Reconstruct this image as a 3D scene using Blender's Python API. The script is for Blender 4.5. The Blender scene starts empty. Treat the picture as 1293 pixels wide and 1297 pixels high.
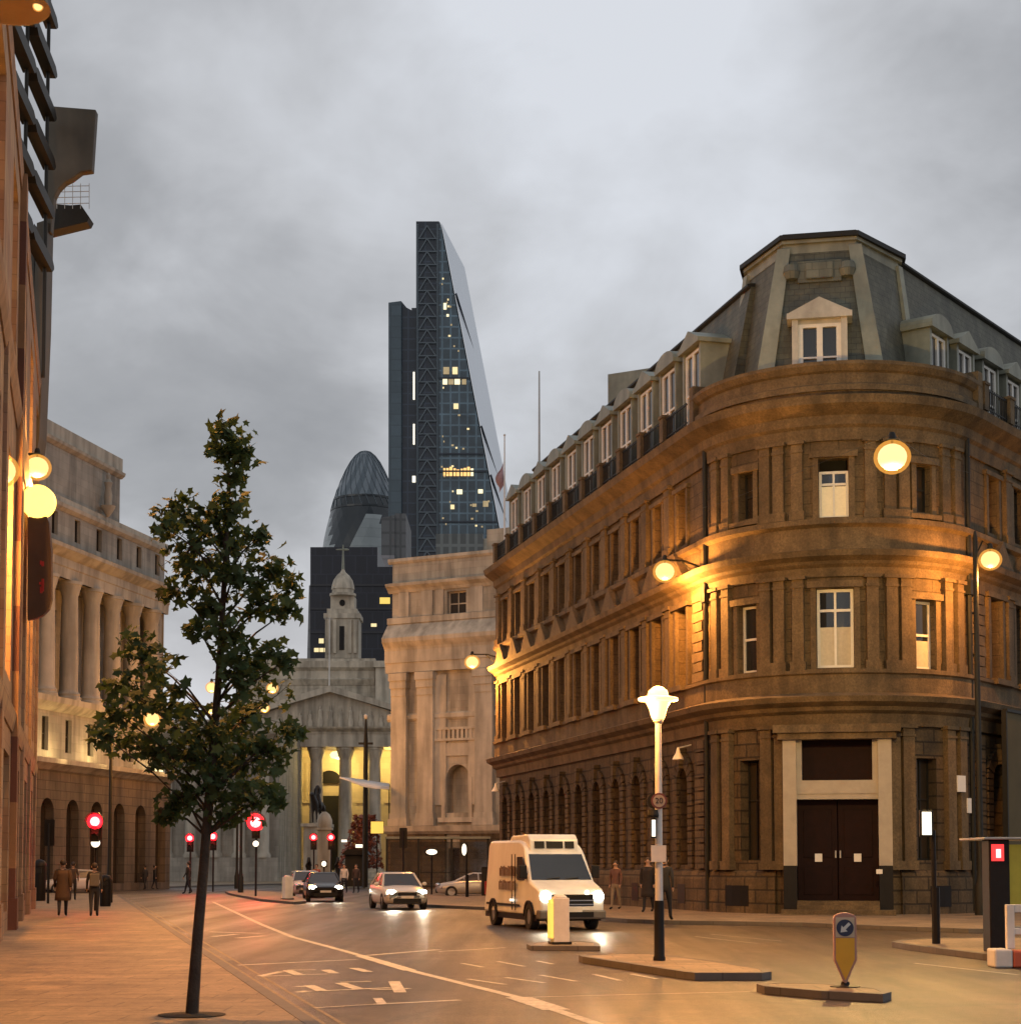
import bpy, bmesh, math, random
from math import sin, cos, pi, radians as R_
from mathutils import Vector, Matrix
random.seed(7)
S = bpy.context.scene
COL = S.collection
# ------------------------------------------------------------------ camera model (photo 1293 x 1297 px)
F, PITCH, CX, CY, EYE = 2200.0, R_(3.5), 646.5, 963.0, 1.7
def ray(px, py):
    xc = (px-CX)/F; yc = (CY-py)/F
    return Vector((xc, cos(PITCH)-yc*sin(PITCH), sin(PITCH)+yc*cos(PITCH)))
def at(px, py, Y):
    d = ray(px, py); return Vector((0, 0, EYE))+d*(Y/d.y)
def gp(px, py, z=0.0):
    d = ray(px, py); return Vector((0, 0, EYE))+d*((z-EYE)/d.z)
def zat(py, Y, px=646): return at(px, py, Y).z

# ------------------------------------------------------------------ mesh helpers
class Map:
    def __call__(s, u, v, z): return (u, v, z)
    def breaks(s, a, b): return [a, b]
IDM = Map()
class Frame(Map):                        # u along the wall, v outwards, z up
    def __init__(s, o, d, out=None):
        s.o = Vector((o[0], o[1])); s.d = Vector((d[0], d[1])).normalized()
        s.n = Vector((out[0], out[1])).normalized() if out else Vector((s.d.y, -s.d.x))
    def __call__(s, u, v, z):
        p = s.o+s.d*u+s.n*v; return (p.x, p.y, z)
class MB:
    def __init__(s): s.v = []; s.l = []; s.f = []; s.m = []
    def add(s, pts, faces, mp=IDM, m=0):
        b = len(s.v)
        for p in pts: s.l.append(tuple(p)); s.v.append(mp(*p))
        for f in faces: s.f.append([i+b for i in f]); s.m.append(m)
    def quad(s, a, b, c, d, mp=IDM, m=0): s.add([a, b, c, d], [(0, 1, 2, 3)], mp, m)
    def box(s, u0, u1, v0, v1, z0, z1, mp=IDM, m=0):
        br = mp.breaks(min(u0, u1), max(u0, u1)); n = len(br); P = []
        for u in br: P += [(u, v0, z0), (u, v1, z0), (u, v1, z1), (u, v0, z1)]
        fs = [(0, 1, 2, 3), tuple((n-1)*4+i for i in (3, 2, 1, 0))]
        for i in range(n-1):
            a = i*4; b = a+4
            for k in range(4): fs.append((a+k, b+k, b+(k+1) % 4, a+(k+1) % 4))
        s.add(P, fs, mp, m)
    def sweep(s, u0, u1, sec, mp=IDM, m=0):       # closed section (v,z) swept along u
        br = mp.breaks(u0, u1); n = len(br); k = len(sec); P = []
        for u in br: P += [(u, v, z) for v, z in sec]
        fs = [tuple(range(k)), tuple((n-1)*k+i for i in reversed(range(k)))]
        for i in range(n-1):
            for j in range(k):
                a = i*k+j; b = i*k+(j+1) % k; fs.append((a, b, b+k, a+k))
        s.add(P, fs, mp, m)
    def prism(s, poly, v0, v1, mp=IDM, m=0):      # polygon (u,z) with thickness v0..v1
        k = len(poly)
        P = [(u, v0, z) for u, z in poly]+[(u, v1, z) for u, z in poly]
        fs = [tuple(range(k)), tuple(reversed(range(k, 2*k)))]+[(i, (i+1) % k, k+(i+1) % k, k+i) for i in range(k)]
        s.add(P, fs, mp, m)
    def slab(s, poly, z0, z1, m=0):               # plan polygon (x,y)
        k = len(poly)
        P = [(p[0], p[1], z0) for p in poly]+[(p[0], p[1], z1) for p in poly]
        fs = [tuple(range(k)), tuple(reversed(range(k, 2*k)))]+[(i, (i+1) % k, k+(i+1) % k, k+i) for i in range(k)]
        s.add(P, fs, IDM, m)
    def lathe(s, prof, n=16, c=(0, 0, 0), m=0, mp=IDM):
        P = []; fs = []; k = len(prof)
        for i in range(n):
            a = 2*pi*i/n
            for r, z in prof: P.append((c[0]+r*cos(a), c[1]+r*sin(a), c[2]+z))
        for i in range(n):
            j = (i+1) % n
            for q in range(k-1): fs.append((i*k+q, j*k+q, j*k+q+1, i*k+q+1))
        fs.append(tuple(i*k for i in range(n))); fs.append(tuple(i*k+k-1 for i in reversed(range(n))))
        s.add(P, fs, mp, m)
    def tube(s, path, r, n=6, m=0, mp=IDM):
        path = [Vector(p) for p in path]; k = len(path)
        rs = r if isinstance(r, (list, tuple)) else [r]*k
        P = []; fs = []
        for i, p in enumerate(path):
            t = (path[min(i+1, k-1)]-path[max(i-1, 0)]).normalized()
            a = t.orthogonal().normalized() if abs(t.z) < .9 else Vector((1, 0, 0))
            a = (a-t*a.dot(t)).normalized(); b = t.cross(a)
            for q in range(n):
                an = 2*pi*q/n; P.append(tuple(p+(a*cos(an)+b*sin(an))*rs[i]))
        for i in range(k-1):
            for q in range(n): fs.append((i*n+q, i*n+(q+1) % n, (i+1)*n+(q+1) % n, (i+1)*n+q))
        fs.append(tuple(reversed(range(n)))); fs.append(tuple((k-1)*n+q for q in range(n)))
        s.add(P, fs, mp, m)
    def ball(s, c, r, n=12, m=0):
        if not isinstance(r, (tuple, list)): r = (r, r, r)
        k = max(4, n//2); prof = []
        P = []; fs = []
        for j in range(k+1):
            t = pi*j/k
            for i in range(n):
                a = 2*pi*i/n
                P.append((c[0]+r[0]*sin(t)*cos(a), c[1]+r[1]*sin(t)*sin(a), c[2]+r[2]*cos(t)))
        for j in range(k):
            for i in range(n): fs.append((j*n+i, j*n+(i+1) % n, (j+1)*n+(i+1) % n, (j+1)*n+i))
        s.add(P, fs, IDM, m)
    def build(s, name, mats, parent=None, smooth=False, bevel=0, loc=None, rec=True, autosm=None):
        me = bpy.data.meshes.new(name)
        off = Vector(loc) if loc is not None else Vector((0, 0, 0))
        me.from_pydata([tuple(Vector(p)-off) for p in s.v], [], s.f)
        if not isinstance(mats, (list, tuple)): mats = [mats]
        for m in mats: me.materials.append(m)
        me.polygons.foreach_set('material_index', s.m)
        uv = me.uv_layers.new(name='UVMap')
        for p in me.polygons:
            q = [Vector(s.l[i]) for i in p.vertices]
            n = Vector((0, 0, 0))
            for i in range(1, len(q)-1): n += (q[i]-q[0]).cross(q[i+1]-q[0])
            ax = max(range(3), key=lambda i: abs(n[i]))
            for li, w in zip(p.loop_indices, q):
                uv.data[li].uv = (w.x, w.y) if ax == 2 else ((w.x, w.z) if ax == 1 else (w.y, w.z))
        if rec:
            bm = bmesh.new(); bm.from_mesh(me)
            bmesh.ops.remove_doubles(bm, verts=bm.verts, dist=1e-5)
            bmesh.ops.recalc_face_normals(bm, faces=bm.faces); bm.to_mesh(me); bm.free()
        if smooth:
            me.polygons.foreach_set('use_smooth', [True]*len(me.polygons))
            try: me.set_sharp_from_angle(angle=R_(autosm or 40))
            except Exception: pass
        o = bpy.data.objects.new(name, me); COL.objects.link(o)
        if loc is not None: o.location = loc
        if parent is not None: attach(o, parent)
        if bevel:
            b = o.modifiers.new('bev', 'BEVEL'); b.width = bevel; b.segments = 2; b.limit_method = 'ANGLE'; b.angle_limit = R_(35)
            b.harden_normals = False
        return o
def attach(o, parent):
    o.parent = parent
    if parent.get('_world'): o.matrix_parent_inverse = Matrix.Translation(-parent.location)
def tag(o, label=None, cat=None, group=None, kind=None):
    if label: o['label'] = label
    if cat: o['category'] = cat
    if group: o['group'] = group
    if kind: o['kind'] = kind
    return o
def thing(name, label, cat, loc=(0, 0, 0), group=None, world=False, rz=0):
    o = bpy.data.objects.new(name, None); COL.objects.link(o); o.location = loc; o.rotation_euler.z = rz
    o.empty_display_size = .3
    if world: o['_world'] = 1
    return tag(o, label, cat, group)
def kids(o): return [c for c in bpy.data.objects if c.parent == o]
def copy_tree(o, parent=None):
    c = o.copy(); COL.objects.link(c)
    if parent is not None: c.parent = parent
    for k in kids(o): copy_tree(k, c)
    return c
def lamp_light(name, parent, loc, color, power, radius=.12, spot=None, rot=None):
    l = bpy.data.lights.new(name, 'SPOT' if spot else 'POINT'); l.color = color; l.energy = power; l.shadow_soft_size = radius
    if spot: l.spot_size = R_(spot); l.spot_blend = .6
    o = bpy.data.objects.new(name, l); COL.objects.link(o); o.location = loc
    if rot: o.rotation_euler = rot
    attach(o, parent); return o
def text_mesh(name, body, size, mat, parent, loc, rot, depth=.004):
    cu = bpy.data.curves.new(name, 'FONT'); cu.body = body; cu.size = size; cu.extrude = depth
    cu.align_x = 'CENTER'; cu.align_y = 'CENTER'
    t = bpy.data.objects.new(name, cu); COL.objects.link(t)
    dg = bpy.context.evaluated_depsgraph_get(); dg.update()
    me = bpy.data.meshes.new_from_object(t.evaluated_get(dg)); bpy.data.objects.remove(t)
    me.materials.clear(); me.materials.append(mat)
    o = bpy.data.objects.new(name, me); COL.objects.link(o); o.location = loc; o.rotation_euler = rot
    o.parent = parent; return o

# ------------------------------------------------------------------ materials
def M(name, col, rough=.65, var=.25, scale=2.0, bump=0., bscale=None, metal=0., emit=None, es=0., brick=None,
      stain=0., stripes=None, spec=.5, trans=0., fine=0., coord='Object'):
    m = bpy.data.materials.new(name); m.use_nodes = True; nt = m.node_tree; N = nt.nodes; L = nt.links
    bs = N['Principled BSDF']; bs.inputs['Roughness'].default_value = rough; bs.inputs['Metallic'].default_value = metal
    bs.inputs['Specular IOR Level'].default_value = spec
    tc = N.new('ShaderNodeTexCoord')
    nz = N.new('ShaderNodeTexNoise'); nz.inputs['Scale'].default_value = scale; nz.inputs['Detail'].default_value = 6
    nz.inputs['Roughness'].default_value = .65
    L.new(tc.outputs[coord], nz.inputs['Vector'])
    mr = N.new('ShaderNodeMapRange'); mr.inputs['From Min'].default_value = .25; mr.inputs['From Max'].default_value = .75
    mr.inputs['To Min'].default_value = 1-var; mr.inputs['To Max'].default_value = 1+var
    L.new(nz.outputs['Fac'], mr.inputs['Value'])
    def mul(a, b):
        x = N.new('ShaderNodeMixRGB'); x.blend_type = 'MULTIPLY'; x.inputs['Fac'].default_value = 1
        if isinstance(a, tuple): x.inputs['Color1'].default_value = a
        else: L.new(a, x.inputs['Color1'])
        L.new(b, x.inputs['Color2']); return x.outputs['Color']
    base = (*col, 1)
    hgt = None
    if stripes:                                   # bands of two stones, by height
        c2, per, frac = stripes
        sx = N.new('ShaderNodeSeparateXYZ'); L.new(tc.outputs['UV'], sx.inputs[0])
        dv = N.new('ShaderNodeMath'); dv.operation = 'DIVIDE'; dv.inputs[1].default_value = per; L.new(sx.outputs['Y'], dv.inputs[0])
        fr = N.new('ShaderNodeMath'); fr.operation = 'FRACT'; L.new(dv.outputs[0], fr.inputs[0])
        lt = N.new('ShaderNodeMath'); lt.operation = 'LESS_THAN'; lt.inputs[1].default_value = frac; L.new(fr.outputs[0], lt.inputs[0])
        mx = N.new('ShaderNodeMixRGB'); mx.inputs['Color1'].default_value = base; mx.inputs['Color2'].default_value = (*c2, 1)
        L.new(lt.outputs[0], mx.inputs['Fac']); base = mx.outputs['Color']
    if brick:
        w, h, mort, dark = brick
        b = N.new('ShaderNodeTexBrick'); L.new(tc.outputs['UV'], b.inputs['Vector'])
        if mort > .15: b.offset = 0
        b.inputs['Scale'].default_value = 1; b.inputs['Brick Width'].default_value = w; b.inputs['Row Height'].default_value = h
        b.inputs['Mortar Size'].default_value = mort; b.inputs['Mortar Smooth'].default_value = .3
        b.inputs['Color1'].default_value = (1, 1, 1, 1); b.inputs['Color2'].default_value = (.82, .82, .82, 1)
        b.inputs['Mortar'].default_value = (dark, dark, dark, 1)
        base = mul(base, b.outputs['Color'])
        iv = N.new('ShaderNodeMath'); iv.operation = 'SUBTRACT'; iv.inputs[0].default_value = 1; L.new(b.outputs['Fac'], iv.inputs[1])
        hgt = iv.outputs[0]
    base = mul(base, mr.outputs['Result'])
    if fine:
        n3 = N.new('ShaderNodeTexNoise'); n3.inputs['Scale'].default_value = 13; n3.inputs['Detail'].default_value = 6; n3.inputs['Roughness'].default_value = .75
        L.new(tc.outputs['Object'], n3.inputs['Vector'])
        m3 = N.new('ShaderNodeMapRange'); m3.inputs['From Min'].default_value = .3; m3.inputs['From Max'].default_value = .7
        m3.inputs['To Min'].default_value = 1-fine; m3.inputs['To Max'].default_value = 1+fine
        L.new(n3.outputs['Fac'], m3.inputs['Value']); base = mul(base, m3.outputs['Result'])
    if stain:                                     # soot and water runs: noise stretched down the wall
        mp = N.new('ShaderNodeMapping'); mp.inputs['Scale'].default_value = (1.1, 1.1, .14); L.new(tc.outputs['Object'], mp.inputs['Vector'])
        n2 = N.new('ShaderNodeTexNoise'); n2.inputs['Scale'].default_value = 1.2; n2.inputs['Detail'].default_value = 7
        L.new(mp.outputs[0], n2.inputs['Vector'])
        m2 = N.new('ShaderNodeMapRange'); m2.inputs['From Min'].default_value = .35; m2.inputs['From Max'].default_value = .6
        m2.inputs['To Min'].default_value = 1-stain; m2.inputs['To Max'].default_value = 1.08
        L.new(n2.outputs['Fac'], m2.inputs['Value']); base = mul(base, m2.outputs['Result'])
    if isinstance(base, tuple): bs.inputs['Base Color'].default_value = base
    else: L.new(base, bs.inputs['Base Color'])
    if bump:
        bp = N.new('ShaderNodeBump'); bp.inputs['Strength'].default_value = bump; bp.inputs['Distance'].default_value = .02
        nb = N.new('ShaderNodeTexNoise'); nb.inputs['Scale'].default_value = bscale or scale*6; nb.inputs['Detail'].default_value = 5
        L.new(tc.outputs['Object'], nb.inputs['Vector'])
        if hgt:
            ad = N.new('ShaderNodeMath'); ad.operation = 'MULTIPLY_ADD'; ad.inputs[1].default_value = .35
            L.new(nb.outputs['Fac'], ad.inputs[0]); L.new(hgt, ad.inputs[2]); L.new(ad.outputs[0], bp.inputs['Height'])
        else: L.new(nb.outputs['Fac'], bp.inputs['Height'])
        L.new(bp.outputs[0], bs.inputs['Normal'])
    if trans: bs.inputs['Transmission Weight'].default_value = trans
    if emit:
        bs.inputs['Emission Color'].default_value = (*emit, 1); bs.inputs['Emission Strength'].default_value = es
    return m
m_stone = M('corner_stone', (.128, .086, .041), .85, .36, 1.6, .8, 14, brick=(.95, .42, .016, .5), stain=.42, fine=.42)
m_rust = M('rusticated_stone', (.108, .072, .035), .85, .36, 1.6, .9, 14, brick=(.9, .45, .035, .35), stain=.4, fine=.42)
m_stone_s = M('moulded_stone', (.130, .088, .042), .8, .36, 1.8, .6, 16, stain=.42, fine=.42)
m_jamb = M('pale_door_stone', (.40, .35, .275), .7, .12, 3, .2)
m_port = M('portland_stone', (.47, .415, .325), .8, .18, .6, .4, 8, brick=(1.1, .5, .012, .72), stain=.45)
m_port_s = M('portland_moulding', (.49, .435, .345), .8, .18, .8, .3, 8, stain=.4)
m_bank = M('bank_stone', (.31, .295, .255), .8, .18, .6, .4, 8, brick=(1.3, .55, .012, .75), stain=.4)
m_bank_s = M('bank_moulding', (.385, .36, .30), .8, .15, .8, .3, 8, stain=.35)
m_lead = M('roof_lead', (.14, .15, .115), .55, .25, 1.5, .3, brick=(.5, .28, .02, .65), stain=.4)
m_slate = M('roof_slate', (.098, .098, .068), .6, .35, 2.5, .4, brick=(.35, .22, .012, .5), stain=.3)
m_leadp = M('pale_lead', (.22, .23, .18), .5, .2, 2, .2, stain=.3)
m_white = M('painted_wood', (.68, .66, .60), .45, .1, 5, 0)
m_glass = M('window_glass', (.018, .02, .022), .06, .2, 1, .06, 1.5, spec=.8)
m_glassg = M('street_glass', (.032, .024, .016), .22, .3, 1, .05, 1.5, spec=.6)
m_blind = M('cream_blind', (.60, .54, .40), .8, .12, 8, 0, stain=.2)
m_blind_lit = M('lit_blind', (.60, .54, .40), .8, .12, 8, 0, emit=(1, .72, .34), es=.22)
m_door = M('oxblood_door', (.014, .0045, .004), .6, .3, 4, .1, spec=.12)
m_black = M('black_paint', (.011, .010, .010), .5, .2, 6, .05, spec=.2)
m_iron = M('dark_iron', (.016, .016, .014), .55, .2, 6, .1, spec=.25)
m_steel = M('dull_steel', (.35, .34, .32), .4, .15, 8, 0, metal=.7)
m_wpaint = M('white_paint', (.60, .58, .54), .45, .12, 4, .05, stain=.15)
m_paper = M('paper_notice', (.75, .73, .68), .7, .08, 10, 0)
m_asph = M('asphalt', (.068, .048, .031), .45, .42, .35, .8, 45, fine=.85, spec=.45)
m_ground = M('far_paving', (.12, .11, .10), .7, .25, .4, .3, 20)
m_pave = M('paving_slabs', (.235, .168, .102), .6, .4, .7, .6, 25, brick=(.9, .6, .014, .5), fine=.35)
m_kerb = M('granite_kerb', (.115, .098, .085), .6, .2, 3, .3, brick=(.9, 2, .012, .5))
m_mark = M('worn_road_paint', (.46, .43, .37), .6, .45, 5, .2, fine=.4)
m_myel = M('worn_yellow_paint', (.19, .14, .075), .6, .45, 5, .2, fine=.4)
m_bark = M('bark', (.06, .04, .028), .9, .35, 6, .8, 25)
m_leaf = M('leaves', (.056, .080, .024), .8, .5, 1.2, 0, trans=0.)
m_leaf2 = M('rust_leaves', (.20, .06, .03), .6, .4, 2, 0)
SOD = (1.0, .40, .08); WARM = (1.0, .66, .26)
m_bulb = M('sodium_bulb', (.1, .08, .05), .4, 0, 1, 0, emit=(1, .72, .30), es=1.9)
m_bulbw = M('warm_bulb', (.1, .08, .05), .4, 0, 1, 0, emit=(1, .85, .40), es=1.8)
m_head = M('headlight_lit', (.9, .9, .85), .2, 0, 1, 0, emit=(1, .93, .72), es=16)
m_red = M('red_lens_lit', (.5, .02, .02), .3, 0, 1, 0, emit=(1, .10, .10), es=11)
m_redo = M('red_lens_bloom_rim', (.5, .01, .01), .3, 0, 1, 0, emit=(1, .012, .03), es=2.2)
m_redpan = M('red_panel_lit', (.4, .02, .02), .4, .2, 30, 0, emit=(1, .05, .05), es=1.2)
m_lens = M('dark_lens', (.02, .02, .015), .2, 0, 1, 0)
m_signw = M('lit_white_sign', (.8, .8, .7), .4, .1, 6, 0, emit=(1, .93, .74), es=1.6)
m_signy = M('lit_yellow_sign', (.8, .65, .2), .4, .15, 6, 0, emit=(1, .68, .12), es=.75)
m_winlit = M('lit_office', (.5, .4, .2), .5, .5, .4, 0, emit=(1, .80, .42), es=.95)
m_winor = M('lit_office_orange', (.5, .3, .1), .5, .5, .4, 0, emit=(1, .55, .18), es=1.4)
m_yel = M('yellow_plastic', (.70, .34, .012), .4, .08, 4, 0)
m_blue = M('blue_sign', (.016, .02, .055), .4, .1, 5, 0)
m_skin = M('skin', (.42, .25, .17), .6, .05, 5, 0)
m_tyre = M('tyre', (.016, .015, .015), .8, .1, 5, 0)
m_rim = M('alloy_rim', (.4, .4, .4), .35, .1, 5, 0, metal=.8)
m_chrome = M('chrome', (.6, .6, .6), .2, .05, 5, 0, metal=1)

def glow_shell(name, col, es, opac):
    """partly clear glowing shell: the lamp halo put into its colour"""
    m = bpy.data.materials.new(name); m.use_nodes = True; nt = m.node_tree; nt.nodes.clear(); N = nt.nodes; L = nt.links
    o = N.new('ShaderNodeOutputMaterial'); e = N.new('ShaderNodeEmission'); t = N.new('ShaderNodeBsdfTransparent'); x = N.new('ShaderNodeMixShader')
    e.inputs[0].default_value = (*col, 1); e.inputs[1].default_value = es; x.inputs[0].default_value = opac
    L.new(t.outputs[0], x.inputs[1]); L.new(e.outputs[0], x.inputs[2]); L.new(x.outputs[0], o.inputs[0]); return m
m_halo = glow_shell('amber_halo_shell', (1, .42, .07), 1.1, .42)

nt = m_asph.node_tree; N = nt.nodes; L = nt.links; bs = N['Principled BSDF']
src = bs.inputs['Base Color'].links[0].from_socket
tc = N.new('ShaderNodeTexCoord'); mp = N.new('ShaderNodeMapping'); mp.inputs['Rotation'].default_value = (0, 0, R_(-14)); mp.inputs['Scale'].default_value = (.9, .05, 1); L.new(tc.outputs['Object'], mp.inputs[0])
n = N.new('ShaderNodeTexNoise'); n.inputs['Scale'].default_value = 1.0; n.inputs['Detail'].default_value = 6; L.new(mp.outputs[0], n.inputs['Vector'])
r = N.new('ShaderNodeMapRange'); r.inputs['From Min'].default_value = .3; r.inputs['From Max'].default_value = .7; r.inputs['To Min'].default_value = .72; r.inputs['To Max'].default_value = 1.22; L.new(n.outputs['Fac'], r.inputs['Value'])
x = N.new('ShaderNodeMixRGB'); x.blend_type = 'MULTIPLY'; x.inputs['Fac'].default_value = 1; L.new(src, x.inputs['Color1']); L.new(r.outputs[0], x.inputs['Color2'])
v = N.new('ShaderNodeTexVoronoi'); v.inputs['Scale'].default_value = .16; v.feature = 'F1'; v.distance = 'CHEBYCHEV'; L.new(tc.outputs['Object'], v.inputs['Vector'])
r2 = N.new('ShaderNodeMapRange'); r2.inputs['To Min'].default_value = .66; r2.inputs['To Max'].default_value = 1.22; sp = N.new('ShaderNodeSeparateXYZ'); L.new(v.outputs['Color'], sp.inputs[0]); L.new(sp.outputs[0], r2.inputs['Value'])
x2 = N.new('ShaderNodeMixRGB'); x2.blend_type = 'MULTIPLY'; x2.inputs['Fac'].default_value = 1; L.new(x.outputs[0], x2.inputs['Color1']); L.new(r2.outputs[0], x2.inputs['Color2']); 
n5 = N.new('ShaderNodeTexNoise'); n5.inputs['Scale'].default_value = 1.6; n5.inputs['Detail'].default_value = 8; n5.inputs['Roughness'].default_value = .75; L.new(tc.outputs['Object'], n5.inputs['Vector'])
r5 = N.new('ShaderNodeMapRange'); r5.inputs['From Min'].default_value = .32; r5.inputs['From Max'].default_value = .68; r5.inputs['To Min'].default_value = .55; r5.inputs['To Max'].default_value = 1.4; L.new(n5.outputs['Fac'], r5.inputs['Value'])
x5 = N.new('ShaderNodeMixRGB'); x5.blend_type = 'MULTIPLY'; x5.inputs['Fac'].default_value = 1; L.new(x2.outputs[0], x5.inputs['Color1']); L.new(r5.outputs[0], x5.inputs['Color2'])
v2 = N.new('ShaderNodeTexVoronoi'); v2.feature = 'DISTANCE_TO_EDGE'; v2.inputs['Scale'].default_value = .22; L.new(tc.outputs['Object'], v2.inputs['Vector'])
r6 = N.new('ShaderNodeMapRange'); r6.inputs['From Min'].default_value = .0; r6.inputs['From Max'].default_value = .02; r6.inputs['To Min'].default_value = .45; r6.inputs['To Max'].default_value = 1; L.new(v2.outputs['Distance'], r6.inputs['Value'])
x6 = N.new('ShaderNodeMixRGB'); x6.blend_type = 'MULTIPLY'; x6.inputs['Fac'].default_value = 1; L.new(x5.outputs[0], x6.inputs['Color1']); L.new(r6.outputs[0], x6.inputs['Color2']); L.new(x6.outputs[0], bs.inputs['Base Color'])
rr = N.new('ShaderNodeMapRange'); rr.inputs['From Min'].default_value = .3; rr.inputs['From Max'].default_value = .7; rr.inputs['To Min'].default_value = .55; rr.inputs['To Max'].default_value = .33; L.new(n.outputs['Fac'], rr.inputs['Value']); L.new(rr.outputs[0], bs.inputs['Roughness'])

# paving: gum spots, damp and wear in blotches of its own
nt = m_pave.node_tree; N = nt.nodes; L = nt.links; bs = N['Principled BSDF']; src = bs.inputs['Base Color'].links[0].from_socket
tc = N.new('ShaderNodeTexCoord'); n5 = N.new('ShaderNodeTexNoise'); n5.inputs['Scale'].default_value = 1.1; n5.inputs['Detail'].default_value = 9; n5.inputs['Roughness'].default_value = .78; L.new(tc.outputs['Object'], n5.inputs['Vector'])
r5 = N.new('ShaderNodeMapRange'); r5.inputs['From Min'].default_value = .33; r5.inputs['From Max'].default_value = .67; r5.inputs['To Min'].default_value = .6; r5.inputs['To Max'].default_value = 1.25; L.new(n5.outputs['Fac'], r5.inputs['Value'])
x5 = N.new('ShaderNodeMixRGB'); x5.blend_type = 'MULTIPLY'; x5.inputs['Fac'].default_value = 1; L.new(src, x5.inputs['Color1']); L.new(r5.outputs[0], x5.inputs['Color2'])
v2 = N.new('ShaderNodeTexVoronoi'); v2.inputs['Scale'].default_value = 2.6; L.new(tc.outputs['Object'], v2.inputs['Vector'])
r6 = N.new('ShaderNodeMapRange'); r6.inputs['From Min'].default_value = .06; r6.inputs['From Max'].default_value = .1; r6.inputs['To Min'].default_value = .55; r6.inputs['To Max'].default_value = 1; L.new(v2.outputs['Distance'], r6.inputs['Value'])
x6 = N.new('ShaderNodeMixRGB'); x6.blend_type = 'MULTIPLY'; x6.inputs['Fac'].default_value = 1; L.new(x5.outputs[0], x6.inputs['Color1']); L.new(r6.outputs[0], x6.inputs['Color2']); L.new(x6.outputs[0], bs.inputs['Base Color'])
m_windim = M('dim_office', (.3, .25, .15), .5, .6, .5, 0, emit=(1, .74, .38), es=.32)
m_winhi = M('bright_office', (.5, .45, .3), .5, .3, .5, 0, emit=(1, .86, .52), es=1.3)
CLX, CLY, SKYS, SUNS, EXPO = 0.3, 7.1, 0.95, .12, 0.0
# ================================================================== THE SETTING
def sheet(name, poly, z, mat, kind='structure', label=None):
    b = MB(); b.add([(p[0], p[1], z) for p in poly], [tuple(range(len(poly)))])
    o = b.build(name, mat); tag(o, kind=kind); return o
g = MB(); g.add([(-3000, -600, -.03), (3000, -600, -.03), (3000, 5000, -.03), (-3000, 5000, -.03)], [(0, 1, 2, 3)])
tag(g.build('ground', m_ground), kind='structure')
rb = MB()
NX, NY = 10, 12
rb.add([(-70, -25, 0), (80, -25, 0), (80, 190, 0), (-70, 190, 0)], [(0, 1, 2, 3)])
tag(rb.build('road', m_asph), kind='structure')
def kerbX(Y): return -3.38-.2505*(Y-23.5)
def raised(name, poly, h=.12, kw=.16, mat=None):
    """pavement slab with a granite kerb edging modelled as a second ring, one object"""
    b = MB(); n = len(poly); P = [Vector((p[0], p[1])) for p in poly]
    area = sum(P[i].x*P[(i+1) % n].y-P[(i+1) % n].x*P[i].y for i in range(n))
    sg = 1 if area > 0 else -1
    inner = []
    for i in range(n):
        d0 = (P[i]-P[i-1]).normalized(); d1 = (P[(i+1) % n]-P[i]).normalized()
        n0 = Vector((-d0.y, d0.x))*sg; n1 = Vector((-d1.y, d1.x))*sg
        bis = (n0+n1); bis = bis/max(.35, bis.dot(n0)) if bis.length > 1e-6 else n0
        inner.append(P[i]+bis*kw)
    b.add([(p.x, p.y, -.02) for p in P]+[(p.x, p.y, h) for p in P]+[(p.x, p.y, h) for p in inner]+[(p.x, p.y, h-.004) for p in inner],
          [(i, (i+1) % n, n+(i+1) % n, n+i) for i in range(n)]+[(n+i, n+(i+1) % n, 2*n+(i+1) % n, 2*n+i) for i in range(n)], IDM, 0)
    b.add([(p.x, p.y, h-.004) for p in inner], [tuple(range(n))], IDM, 1)
    return tag(b.build(name, [m_kerb, mat or m_pave]), kind='structure')
def arcpts(c, r, a0, a1, n): return [(c[0]+r*cos(R_(a0+(a1-a0)*i/n)), c[1]+r*sin(R_(a0+(a1-a0)*i/n))) for i in range(n+1)]
raised('pavement', [(kerbX(-20), -20), (kerbX(23), 23), (kerbX(60), 60), (kerbX(97), 97), (-24, 101), (-28, 104), (-60, 112), (-60, -20)])
raised('pavement', [(-60, 122), (-31, 124), (-27.5, 130), (-25, 150), (-18, 168), (-18, 260), (-60, 260)])
raised('pavement', [(-17, 168), (-13, 160), (20, 152), (40, 150), (40, 260), (-17, 260)])
raised('pavement', [(-3.6, 72.2), (-.9, 67.6), (2.94, 53.9), (3.5, 52.3), (4.6, 51.0), (6.2, 50.2), (8.2, 49.0), (9.8, 46.4), (11.6, 44.2), (13.2, 44.0), (15, 45.6),
                    (44, 84), (30, 120), (20, 148), (-7, 148), (-9, 130), (-7.5, 110)])
raised('pavement', [(8.0, 36.6), (8.05, 35.2), (8.2, 34), (8.55, 31.6), (9.0, 30.2), (10.2, 28.6), (14, 26.5), (30, 21), (60, 60), (50, 66), (17, 41.5), (12.5, 39.2), (9.5, 38.6), (8.4, 37.6)])
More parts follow.
